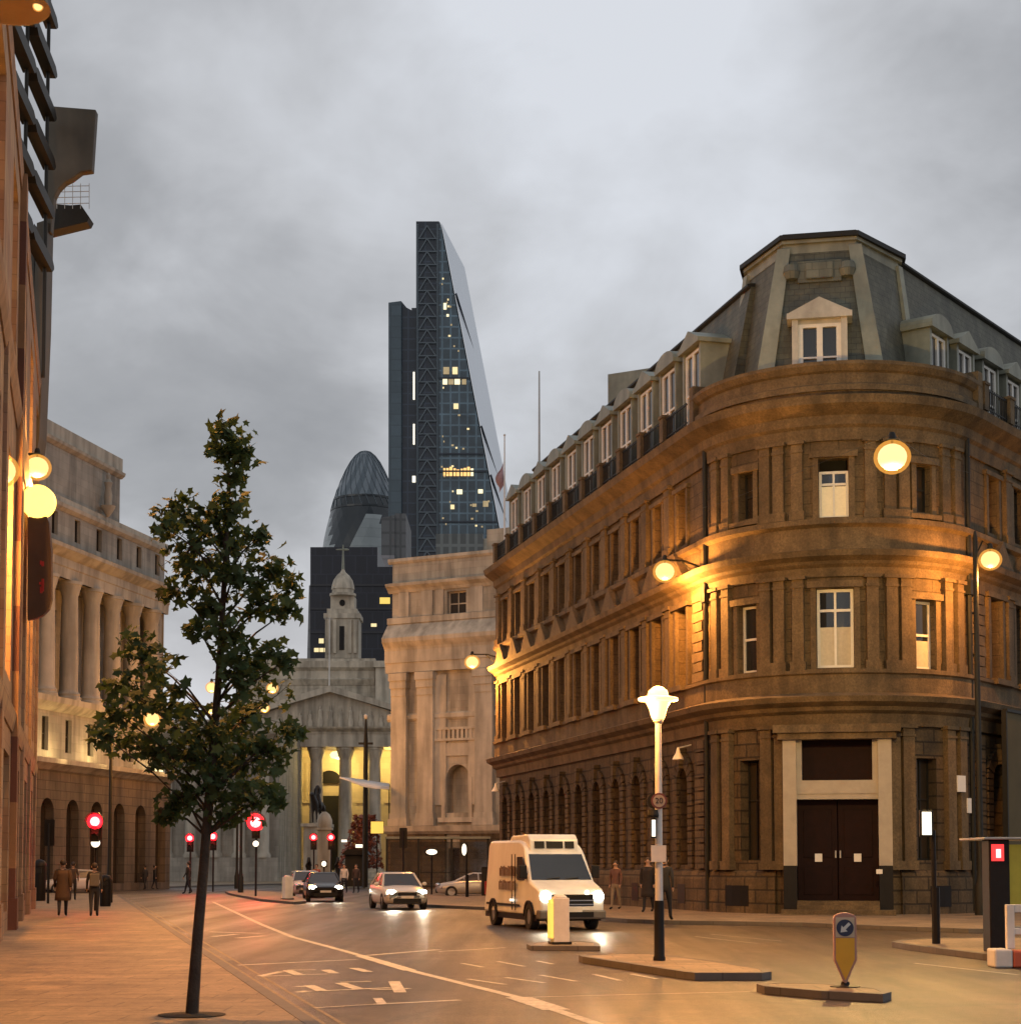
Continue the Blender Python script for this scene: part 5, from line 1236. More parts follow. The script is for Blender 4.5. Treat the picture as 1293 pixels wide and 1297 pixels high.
# projecting sign of the left building
ps_ = thing('projecting_sign', 'round yellow lit sign above a long brown panel with red marks, left wall', 'shop sign', at(45, 780, 52), None, world=True)
YS = 50; sf_ = Frame((0, YS), (1, 0)); SP = lambda px, py: (at(px, py, YS).x, at(px, py, YS).z)
c_ = SP(49, 636); r_ = 21.5/F*YS
b = MB(); b.prism([(c_[0]+r_*cos(2*pi*i/28), c_[1]+r_*sin(2*pi*i/28)) for i in range(28)], -.12, .14, sf_); b.build('lit_disc', m_bulbw and M('sign_disc_lit', (.9, .75, .3), .4, .1, 3, 0, emit=(1, .64, .12), es=2.6), ps_)
b = MB(); b.prism([SP(*q) for q in ((36, 656), (60, 655), (63, 662), (66, 700), (66, 760), (63, 772), (55, 780), (46, 784), (36, 786))], -.08, .1, sf_); b.build('sign_panel', M('sign_panel_brown', (.075, .04, .028), .5, .2, 2), ps_)
b = MB()
for x0, y0_, x1, y1_ in ((52, 711, 54, 716), (54, 712, 57, 718), (51, 738, 55, 741), (54, 734, 57, 750), (52, 744, 55, 752)): b.prism([SP(x0, y0_), SP(x1, y0_), SP(x1, y1_), SP(x0, y1_)], .1, .12, sf_)
b.build('red_marks', M('red_marks_dim', (.4, .03, .03), .5, .1, 4, 0), ps_)
b = MB(); b.tube([SP(30, 640)[:1]+(YS,)+SP(30, 640)[1:], (c_[0], YS, c_[1])], .04); b.build('bracket', m_iron, ps_)

# ================================================================== SHELTERS, BINS, BARRIER
sx = gp(1262, 1206, .12); Ys = sx.y; HX = lambda px: at(px, 1100, Ys).x; HZ = lambda py: zat(py, Ys, 1265)
sh = thing('bus_shelter', 'dark shelter with thin roof, red lit square and yellow green panel at right edge', 'bus shelter', sx, world=True)
hf = Frame((0, Ys), (1, 0))
b = MB(); b.box(HX(1248), HX(1274), -.25, .25, .12, HZ(1064), hf); b.build('end_pillar', m_black, sh, bevel=.02)
b = MB(); b.box(HX(1240), HX(1240)+4.2, -1.4, .35, HZ(1064), HZ(1061), hf); b.build('roof', m_steel, sh, bevel=.01)
b = MB(); b.box(HX(1251), HX(1266), .25, .30, HZ(1091), HZ(1070), hf); rp = b.build('red_panel', m_redpan, sh)
b = MB(); b.box(HX(1256), HX(1262), .30, .31, HZ(1087), HZ(1076), hf); b.build('red_figure', m_red, rp)
b = MB(); b.box(HX(1276), HX(1276)+1.4, -.1, .0, HZ(1146), HZ(1070), hf); b.build('lit_poster_panel', M('yellow_green_panel', (.33, .27, .03), .5, .25, 1.5, 0, emit=(1, .72, .05), es=.07), sh)
for xx in (HX(1274)+1.5, HX(1274)+3.6):
    b = MB(); b.tube([(xx, Ys+1.2, .12), (xx, Ys+1.2, HZ(1063))], .04); b.build('post', m_black, sh)
b = MB(); b.box(HX(1276), HX(1276)+3.6, 0.9, 1.2, .5, .56, Frame((0, Ys), (1, 0), (0, 1))); b.build('bench', m_steel, sh)
bx = gp(1266, 1224, .0); Yb_ = 29.4; BX = lambda px: at(px, 1180, Yb_).x; BZ = lambda py: zat(py, Yb_, 1270); bf = Frame((0, Yb_), (1, 0))
br = thing('works_barrier', 'white railed works barrier on a white and red block foot, right edge', 'barrier', (BX(1265), Yb_, 0), world=True)
b = MB(); b.box(BX(1254), BX(1277), -.25, .25, .005, BZ(1202), bf); b.build('white_block', m_wpaint, br, bevel=.03)
b = MB(); b.box(BX(1277)+.004, BX(1277)+.7, -.25, .25, .005, BZ(1204), bf); b.build('red_block', M('red_plastic', (.45, .09, .035), .5, .1, 4), br, bevel=.03)
b = MB(); b.box(BX(1274), BX(1284), -.06, .06, BZ(1202), BZ(1146), bf); b.box(BX(1284), BX(1274)+1.7, -.05, .05, BZ(1156), BZ(1146), bf); b.box(BX(1284), BX(1274)+1.7, -.05, .05, BZ(1184), BZ(1176), bf); b.build('rail', m_wpaint, br, bevel=.01)
def bin_(label, px, base, Y, w, H, name='litter_bin'):
    x = at(px, 1100, Y).x; t = thing(name, label, 'bin', (x, Y, .12), None)
    b = MB(); b.lathe([(w*.46, 0), (w*.5, .05), (w*.5, H*.82), (w*.54, H*.83), (w*.54, H*.88), (w*.4, H*.96), (w*.1, H)], 16, (0, 0, 0)); b.build('bin_body', m_black, t, smooth=True)
    b = MB(); b.box(-w*.3, w*.3, -w*.53, -w*.46, H*.66, H*.78); b.build('bin_slot', m_iron, t)
bin_('dark round litter bin near the kerb beside the walker in black', 134, 1152, 69, .44, 1.25)
bin_('dark bin against the striped wall on the left pavement', 50, 1140, 80, .6, 1.9)
# glazed subway/bus shelter by the mansion
Yv = 104; vx = lambda px: at(px, 1090, Yv).x; vz = lambda py: zat(py, Yv, 560)
sv = thing('glazed_shelter', 'long glazed shelter with thin pale roof along the foot of the mansion', 'bus shelter', (vx(555), Yv, .12), world=True)
vf = Frame((0, Yv), (1, 0))
b = MB(); b.box(vx(488), vx(621), -1.6, .2, vz(1063), vz(1060), vf); b.build('roof', m_leadp, sv, bevel=.01)
for px in (490, 530, 572, 618):
    b = MB(); b.box(vx(px)-.06, vx(px)+.06, -.1, .1, .12, vz(1063), vf); b.build('post', m_iron, sv)
m_shg = M('shelter_glass', (.5, .5, .48), .05, .05, 1, 0, trans=.95)
b = MB(); b.box(vx(492), vx(617), -1.5, -1.46, .5, vz(1066), vf); b.build('back_glass', m_shg, sv)
b = MB(); b.box(vx(492), vx(617), -1.52, -1.44, .44, .5, vf); b.box(vx(492), vx(617), -1.52, -1.44, 1.3, 1.34, vf); b.build('glass_rail', m_iron, sv)
cab = thing('street_cabinet', 'dark tall cabinet at the end of the glazed shelter, behind the van', 'cabinet', (vx(617), 94, .12), world=True)
cf = Frame((0, 94), (1, 0)); b = MB(); x0, x1 = at(610, 1100, 94).x, at(624, 1100, 94).x; b.box(x0, x1, -.3, .3, .12, zat(1098, 94, 617), cf); cb = b.build('cabinet_body', m_black, cab, bevel=.02)
b = MB(); b.box(x0+.05, x1-.05, .3, .315, .3, zat(1101, 94, 617), cf); b.build('cabinet_door', m_iron, cb)
# kiosk, awning, statues, shrub in front of the portico
Yk = 135; kx = lambda px: at(px, 1090, Yk).x; kz = lambda py: zat(py, Yk, 450); kf = Frame((0, Yk), (1, 0))
ki = thing('newspaper_kiosk', 'small dark kiosk with lit roof sign before the exchange steps', 'kiosk', (kx(450), Yk, .12), world=True)
b = MB(); b.box(kx(437), kx(464), -1.6, 0, .12, kz(1083), kf); b.build('kiosk_wall', m_iron, ki)
b = MB(); b.prism([(kx(433), kz(1083)), (kx(468), kz(1083)), (kx(462), kz(1076)), (kx(440), kz(1076))], -1.9, .4, kf); b.build('roof', m_black, ki)
b = MB(); b.box(kx(451), kx(463), .4, .5, kz(1074), kz(1070), kf); b.build('lit_sign', m_signw, ki); b = MB(); b.box(kx(433), kx(440), .42, .5, kz(1067), kz(1064), kf); b.box(kx(457), kx(464), .02, .1, kz(1082), kz(1079), kf); b.build('lit_strip', m_signw, ki)
aw = thing('white_awning', 'stretched white fabric awning hanging left of the mansion pilasters', 'awning', at(475, 995, 128), world=True)
ya = 127; A_ = lambda px, py, dy=0: at(px, py, ya+dy)
b = MB(); T0 = [(430, 985), (445, 986.5), (460, 988.5), (475, 991), (493, 993.5)]; B0 = [(430, 986), (445, 991), (460, 997), (475, 999.5), (493, 1000.5)]
V_ = [A_(*q) for q in T0]+[A_(q[0], q[1], -3.0) for q in B0]; b.add([tuple(v) for v in V_], [(i, i+1, i+6, i+5) for i in range(4)])
ao = b.build('fabric', m_wpaint, aw, smooth=True); s_ = ao.modifiers.new('th', 'SOLIDIFY'); s_.thickness = .05
b = MB()
for px, py in ((493, 993), (462, 990)): q = A_(px, py, -.05); b.tube([(q.x, q.y, .1), tuple(q)], .05)
b.build('pole', m_iron, aw)
# equestrian bronze and war memorial
m_bronze = M('dark_bronze', (.022, .017, .014), .4, .3, 3, .2, metal=.3)
Yq = 165; qx = at(402, 1060, Yq).x; qz = lambda py: zat(py, Yq, 402); hz0 = qz(1044); sc = (qz(991)-hz0)/4.35
es = thing('equestrian_statue', 'dark bronze horse and rider on a stone plinth before the lit portico', 'statue', (qx, Yq, .12), world=True)
b = MB(); b.box(-1.5, 1.5, -2.2, 2.2, .12, .8, Frame((qx, Yq), (1, 0))); b.box(-1.1, 1.1, -1.8, 1.8, .8, hz0-.3, Frame((qx, Yq), (1, 0))); b.box(-1.35, 1.35, -2.05, 2.05, hz0-.3, hz0, Frame((qx, Yq), (1, 0))); b.build('plinth', m_port_s, es, bevel=.03)
def skin_mesh(name, verts, edges, radii, mat, parent=None, sub=1, root=0):
    me = bpy.data.meshes.new(name); me.from_pydata(verts, edges, []); ob = bpy.data.objects.new(name, me); COL.objects.link(ob)
    sk_ = ob.modifiers.new('skin', 'SKIN'); sv_ = me.skin_vertices[0].data
    for i, r in enumerate(radii): sv_[i].radius = (r, r) if not isinstance(r, tuple) else r; sv_[i].use_root = (i == root)
    ss = ob.modifiers.new('sub', 'SUBSURF'); ss.levels = sub; ss.render_levels = sub
    dg = bpy.context.evaluated_depsgraph_get(); dg.update()
    m2 = bpy.data.meshes.new_from_object(ob.evaluated_get(dg)); bpy.data.objects.remove(ob)
    m2.materials.clear()
    for m in (mat if isinstance(mat, (list, tuple)) else [mat]): m2.materials.append(m)
    m2.polygons.foreach_set('use_smooth', [True]*len(m2.polygons))
    o = bpy.data.objects.new(name, m2); COL.objects.link(o)
    if parent is not None: attach(o, parent)
    return o
hv = [(0, .9, 1.65), (0, .2, 1.6), (0, -.55, 1.7), (0, -1.0, 2.2), (0, -1.25, 2.65), (0, -1.7, 2.45),
      (.22, -.6, 1.3), (.22, -.62, .8), (.22, -.6, .1), (-.22, -.6, 1.3), (-.22, -.7, .85), (-.22, -.6, .1),
      (.24, .95, 1.3), (.24, 1.1, .8), (.24, .95, .1), (-.24, .95, 1.3), (-.24, 1.1, .8), (-.24, .95, .1), (0, 1.35, 1.5), (0, 1.5, .8),
      (0, .05, 2.2), (0, .0, 2.75), (0, -.02, 3.15), (0, -.02, 3.4), (.33, 0, 3.0), (.4, -.3, 2.6), (.2, -.65, 2.5), (-.33, 0, 3.0), (-.42, .1, 2.5), (-.35, -.3, 2.2),
      (.4, -.15, 1.8), (.42, 0, 1.2), (-.4, -.15, 1.8), (-.42, 0, 1.2)]
he = [(0, 1), (1, 2), (2, 3), (3, 4), (4, 5), (2, 6), (6, 7), (7, 8), (2, 9), (9, 10), (10, 11), (0, 12), (12, 13), (13, 14), (0, 15), (15, 16), (16, 17), (0, 18), (18, 19),
      (1, 20), (20, 21), (21, 22), (22, 23), (22, 24), (24, 25), (25, 26), (22, 27), (27, 28), (28, 29), (20, 30), (30, 31), (20, 32), (32, 33)]
hr = [.42, .4, .42, .26, .2, .12, .2, .1, .08, .2, .1, .08, .24, .11, .08, .24, .11, .08, .12, .08, .22, .26, .14, .16, .12, .09, .07, .12, .09, .07, .15, .09, .15, .09]
cr_ = cos(R_(25)); 
hv2 = [(qx+(v[0]*.9+v[1]*.35)*sc, Yq+(v[1]*.95-v[0]*.35)*sc, hz0+v[2]*sc*1.2) for v in hv]
skin_mesh('horse_and_rider', hv2, he, [r*sc*1.1 for r in hr], m_bronze, es, 1, 1)
wm = thing('war_memorial', 'pale stone war memorial pillar with a rounded top before the horse statue', 'monument', (at(411, 1060, 150).x, 150, .12), world=True)
wx = at(411, 1060, 150).x; wz = lambda py: zat(py, 150, 411)
b = MB(); wf = Frame((wx, 150), (1, 0)); b.box(-1.1, 1.1, -1, 1, .12, 1.2, wf); b.box(-.55, .55, -.5, .5, 1.2, wz(1052), wf); b.box(-.7, .7, -.65, .65, wz(1052), wz(1049), wf); b.build('pillar', m_port_s, wm, bevel=.03)
b = MB(); b.lathe([(.6, 0), (.68, .2), (.66, .7), (.45, 1.15), (.15, 1.4)], 14, (wx, 150, wz(1049))); b.build('carved_top', m_port_s, wm, smooth=True)
for sg in (-1, 1):
    vv = [(wx+sg*1.25, 149.2, .2), (wx+sg*1.25, 149.2, 1.1), (wx+sg*1.25, 149.2, 1.7), (wx+sg*1.25, 149.2, 2.2), (wx+sg*1.25, 149.2, 2.5), (wx+sg*1.0, 149.1, 1.7), (wx+sg*1.5, 149.1, 1.7)]
    skin_mesh('bronze_soldier', vv, [(0, 1), (1, 2), (2, 3), (3, 4), (3, 5), (3, 6)], [.22, .2, .26, .12, .15, .08, .08], m_bronze, wm, 1)
# ================================================================== TREES
def leaf_pts():
    o = []
    for k in range(10):
        a = pi/2+2*pi*k/10; r = (.5, .26)[k % 2]*(1.15 if k == 0 else 1)
        o.append((r*cos(a), r*sin(a)))
    o[5] = (0, -.34); return o
LP = leaf_pts()
def leaf(b, c, s, nrm, roll, m=0):
    n = nrm.normalized(); a = n.orthogonal().normalized(); q = n.cross(a)
    ca, sa = cos(roll), sin(roll); e1 = a*ca+q*sa; e2 = q*ca-a*sa
    sx_, cu_, tw_ = random.uniform(.7, 1.05), random.uniform(-.9, .25), random.uniform(-.5, .5)
    pts = [c+e1*x*s*sx_+e2*y*s*random.uniform(.88, 1.1)+n*(s*(cu_*(x*x+y*y)+tw_*x*y)) for x, y in LP]
    b.add([tuple(p) for p in pts], [tuple(range(10))], IDM, m)
random.seed(21)
tb_ = gp(243, 1286, .12); Yt_ = tb_.y
tree = thing('street_tree', 'slim young broadleaf street tree leaning right on the near left pavement', 'tree', tb_, world=True)
tp_ = lambda px, py, dy=0.: at(px, py, Yt_+dy)
spine = [(243, 1287), (250, 1190), (258, 1100), (265, 1010), (271, 930), (277, 860), (281, 790), (285, 720), (288, 650), (290, 590), (291, 550)]
rad = [.072, .058, .054, .050, .045, .039, .033, .027, .02, .012, .005]
def spt(t):
    k = min(len(spine)-2, int(t)); f = t-k; return tp_(spine[k][0]+(spine[k+1][0]-spine[k][0])*f, spine[k][1]+(spine[k+1][1]-spine[k][1])*f)
b = MB(); b.tube([tp_(*s) for s in spine], rad, 10); b.build('trunk', m_bark, tree, smooth=True)
clumps = [(288, 548, 22), (305, 575, 27), (280, 572, 20), (296, 603, 18), (292, 640, 24), (272, 660, 30), (225, 648, 24), (210, 668, 20), (245, 690, 38), (295, 690, 30), (325, 682, 16),
          (250, 722, 34), (298, 732, 36), (345, 722, 26), (366, 742, 18), (362, 775, 20), (330, 762, 28), (222, 752, 20), (262, 772, 30), (292, 805, 34), (245, 796, 14), (338, 830, 26), (360, 838, 16), (312, 845, 26), (300, 855, 30),
          (178, 828, 30), (212, 850, 24), (155, 868, 24), (222, 868, 16), (150, 905, 24), (190, 895, 34), (130, 932, 20), (228, 905, 32), (265, 925, 38), (318, 905, 38), (352, 880, 22),
          (240, 955, 42), (300, 965, 42), (340, 950, 32), (372, 925, 16), (198, 952, 28), (168, 940, 22), (270, 1000, 36), (228, 1010, 28), (318, 1010, 30), (216, 1032, 16), (345, 1010, 18), (290, 1035, 18)]
br_ = MB(); lf = MB(); lm = MB()
gaps = [tp_(*q) for q in ((268, 873), (346, 874), (268, 900), (335, 898), (193, 912), (232, 860), (330, 800), (236, 775))]      # open places in the crown
for (px, py, r) in clumps:
    dy = random.uniform(-1, 1)*min(1.1, .25+abs(px-281)/110*.8); rm = r/F*Yt_
    c = tp_(px, py, dy)
    # limb from the spine, starting lower down
    py0 = min(1060, py+30+abs(px-280)*.55); k = 0
    for i in range(len(spine)-1):
        if spine[i][1] >= py0 >= spine[i+1][1]: k = i+(spine[i][1]-py0)/(spine[i][1]-spine[i+1][1])
    s0 = spt(k); mid = s0.lerp(c, .55)+Vector((0, 0, .06))
    if (c-s0).length > .15: br_.tube([s0, mid, c], [.018, .011, .004], 5)
    nl = int(18+ (r/30)**2*68)
    for i in range(nl):
        d = Vector((random.gauss(0, 1), random.gauss(0, 1), random.gauss(0, .85))); d.normalize()
        p = c+d*rm*(random.random()**.55)*random.choice((.95, 1.1, 1.35))
        s = random.uniform(.085, .18)
        if any((p.x-g_.x)**2+(p.z-g_.z)**2 < .125**2 for g_ in gaps): continue
        leaf(lf, p, s, Vector((random.gauss(0, .6), random.gauss(-.35, .6), random.gauss(.45, .5))), random.uniform(0, 6.28), 0 if random.random() < .7 else 1)
        if i % 5 == 0: br_.tube([c, c.lerp(p, .6), p], [.005, .004, .002], 4)
m_leafb = M('young_leaves', (.055, .09, .027), .75, .4, 1.5, 0)
for mm in (m_leaf, m_leafb):
    nt = mm.node_tree; bs = nt.nodes['Principled BSDF']; out = nt.nodes['Material Output']
    tr_ = nt.nodes.new('ShaderNodeBsdfTranslucent'); tr_.inputs['Color'].default_value = (.06, .10, .03, 1); mx = nt.nodes.new('ShaderNodeMixShader'); mx.inputs[0].default_value = .3
    nt.links.new(bs.outputs[0], mx.inputs[1]); nt.links.new(tr_.outputs[0], mx.inputs[2]); nt.links.new(mx.outputs[0], out.inputs['Surface'])
br_.build('limbs', m_bark, tree, smooth=True, rec=False); lf.build('crown', [m_leaf, m_leafb], tree, rec=False)
pit = MB(); pit.lathe([(.36, .003), (.36, .006), (.1, .02)], 20, tb_); pit.build('tree_pit', M('soil', (.03, .022, .016), .95, .3, 8, .6), tree)
# rusty shrub near the kiosk
sb = thing('rust_red_tree', 'small rust red tree beside the dark mast before the exchange', 'tree', (at(457, 1080, 140).x, 140, .12), world=True)
x = at(457, 1080, 140).x; b = MB(); b.tube([(x, 140, .1), (x+.1, 140, 2.2), (x, 140, 4)], [.14, .1, .04], 8); b.build('trunk', m_bark, sb)
b = MB()
for i in range(1100):
    t_ = random.random(); z = 1.6+t_*4.2; r = (1-t_*.55)*1.9
    a_ = random.uniform(0, 6.28); rr = r*random.random()**.5
    leaf(b, Vector((x+rr*cos(a_)+.3*t_, 140+rr*sin(a_), z)), random.uniform(.25, .45), Vector((random.gauss(0, 1), random.gauss(-.4, 1), random.gauss(.4, 1))), random.uniform(0, 6))
b.build('crown', m_leaf2, sb, rec=False)

# ================================================================== VEHICLES (front towards -y, wheels on z=0)
def wheel(parent, x, y, r, w):
    t_ = MB(); f = Frame((0, 0), (0, 1), (1 if x > 0 else -1, 0)); xo = abs(x)
    def ring(b, r0, r1, v0, v1, m=0):
        n = 20; P = []
        for i in range(n):
            a_ = 2*pi*i/n; P += [(y+r0*cos(a_), v0, r+r0*sin(a_)), (y+r1*cos(a_), v0, r+r1*sin(a_)), (y+r1*cos(a_), v1, r+r1*sin(a_)), (y+r0*cos(a_), v1, r+r0*sin(a_))]
        b.add(P, [(i*4+k, ((i+1) % n)*4+k, ((i+1) % n)*4+(k+1) % 4, i*4+(k+1) % 4) for i in range(n) for k in range(4)], f, m)
    ring(t_, r*.62, r, xo-w, xo); o = t_.build('wheel', m_tyre, parent, smooth=True, autosm=30)
    b = MB(); b.prism(disc(r*.62, 20, y, r), xo-w*.8, xo-.03, f); b.build('rim', m_rim, o)
def car(name, label, paint, L=4.3, W=1.76, H=1.47, lights=True, group='cars waiting and passing at the junction', plate=True, power=60):
    t = thing(name, label, 'car', (0, 0, 0), group)
    hl = L/2; hw_ = W/2
    st = [(-hl, .80, .42, .60), (-hl+.06, .90, .30, .66), (-hl+.35, .97, .22, .76), (-hl+.9, 1, .2, .86), (-hl+1.25, 1, .2, .93), (0, 1, .2, .95), (hl-1.0, 1, .2, .98), (hl-.35, .96, .24, 1.0), (hl-.08, .92, .32, .92), (hl, .82, .45, .8)]
    b = MB(); P = []
    for (y, k, zb, zt_) in st:
        w = hw_*k
        half = [(w*.86, zb), (w*.97, zb+.1), (w, zb+.28), (w*.995, zt_-.18), (w*.95, zt_-.05), (w*.84, zt_), (w*.4, zt_+.03)]
        P += [(x_, y, z_) for x_, z_ in half]+[(-x_, y, z_) for x_, z_ in reversed(half)]
    k = 14; n = len(st)
    b.add(P, [(i*k+j, i*k+(j+1) % k, (i+1)*k+(j+1) % k, (i+1)*k+j) for i in range(n-1) for j in range(k)]+[tuple(range(k)), tuple((n-1)*k+j for j in reversed(range(k)))])
    b.build('body', paint, t, smooth=True, autosm=50)
    y1, y2, y3, y4 = -hl+1.15, -hl+1.95, hl-1.15, hl-.45; zb, zt_ = .92, H
    wb, wt = hw_*.88, hw_*.68
    B_ = [(-wb, y1, zb), (wb, y1, zb), (wb, y4, zb+.04), (-wb, y4, zb+.04)]; Tt = [(-wt, y2, zt_-.05), (wt, y2, zt_-.05), (wt, y3, zt_-.07), (-wt, y3, zt_-.07)]
    b = MB(); b.add(B_+Tt, [(0, 1, 5, 4), (1, 2, 6, 5), (2, 3, 7, 6), (3, 0, 4, 7), (4, 5, 6, 7)]); b.build('cabin_glass', m_glassg, t)
    b = MB()
    b.add([(-wt*1.02, y2-.06, zt_-.075), (wt*1.02, y2-.06, zt_-.075), (wt*1.02, y3+.06, zt_-.095), (-wt*1.02, y3+.06, zt_-.095), (-wt*.9, y2+.05, zt_-.01), (wt*.9, y2+.05, zt_-.01), (wt*.9, y3-.05, zt_-.03), (-wt*.9, y3-.05, zt_-.03), (-wt*.85, 0, zt_), (wt*.85, 0, zt_)],
          [(0, 1, 5, 4), (1, 2, 6, 9, 5), (2, 3, 7, 6), (3, 0, 4, 8, 7), (4, 5, 9, 8), (8, 9, 6, 7), (3, 2, 1, 0)])
    for sg in (-1, 1):
        b.tube([(sg*wb*1.0, y1-.02, zb), (sg*wt*1.01, y2-.02, zt_-.06)], .045, 6); b.tube([(sg*wb*1.0, y4, zb), (sg*wt*1.01, y3, zt_-.08)], .07, 6); b.tube([(sg*wb*1.005, .15, zb), (sg*wt*1.015, .12, zt_-.07)], .04, 6)
    b.build('roof', paint, t, smooth=True, autosm=40)
    for y in (-hl+.82, hl-.85):
        for sg in (-1, 1): wheel(t, sg*(hw_+.005), y, .32, .2)
    b = MB(); b.box(-hw_*.62, hw_*.62, -hl-.012, -hl+.1, .26, .44); b.build('lower_grille', m_black, t)
    b = MB(); b.box(-hw_*.42, hw_*.42, -hl-.01, -hl+.1, .55, .66); b.build('grille', m_black, t)
    b = MB(); b.box(-.26, .26, -hl-.03, -hl-.012, .45, .55); b.build('number_plate', m_wpaint, t)
    for sg in (-1, 1):
        h = MB(); h.ball((sg*hw_*.70, -hl+.12, .68), (.19, .15, .115), 14); h.build('headlight', m_head if lights else m_chrome, t, smooth=True)
        if lights: lamp_light('headlight_beam', t, (sg*hw_*.7, -hl-.12, .66), (1, .9, .68), power, .06, 70, (R_(85), 0, pi))
        h = MB(); h.ball((sg*(hw_+.09), -hl+1.5, 1.0), (.1, .06, .08), 10); h.build('mirror', paint, t, smooth=True)
        h = MB(); h.box(sg*hw_*.72-.1, sg*hw_*.72+.1, hl-.1, hl+.005, .68, .82); h.build('tail_light', M('tail_lens', (.25, .01, .01), .3, 0, 1), t)
    return t
m_silver = M('silver_paint', (.42, .41, .39), .28, .05, 2, 0, metal=.35); m_pearl = M('pale_paint', (.58, .55, .50), .28, .05, 2, 0); m_dk = M('dark_paint', (.022, .02, .022), .22, .1, 2, 0)
def place(t, p, rz): t.location = (p.x, p.y, 0); t.rotation_euler.z = rz
head = R_(14)           # traffic follows the street: front towards the viewer, slightly right
cw = car('hatchback_car', 'pale car with bright headlights driving towards the viewer, left of the van', m_pearl, power=170); p = gp(502, 1153); place(cw, p+Vector((-.1, 2.2, 0)), head)
cd = car('saloon_car', 'dark saloon car with headlights on, beside the middle island', m_dk, H=1.42, power=60); p = gp(409, 1143); place(cd, p+Vector((-.25, 2.2, 0)), R_(10))
cs = car('hatchback_car', 'silver car partly hidden behind the dark saloon', m_silver, lights=False); p = gp(374, 1139); place(cs, p+Vector((0, 4.5, 0)), R_(12))
cp_ = car('parked_car', 'silver car parked side on before the glazed shelter, half hidden by the van', m_silver, H=1.36, lights=False); p = at(602, 1100, 95); place(cp_, p, R_(-86))
cf_ = car('distant_car', 'white car far off behind the walkers on the left', m_pearl, H=1.5, lights=False); p = gp(96, 1127); cf_.location = (at(93, 1100, 112).x, 112, .0); cf_.rotation_euler.z = R_(-60)
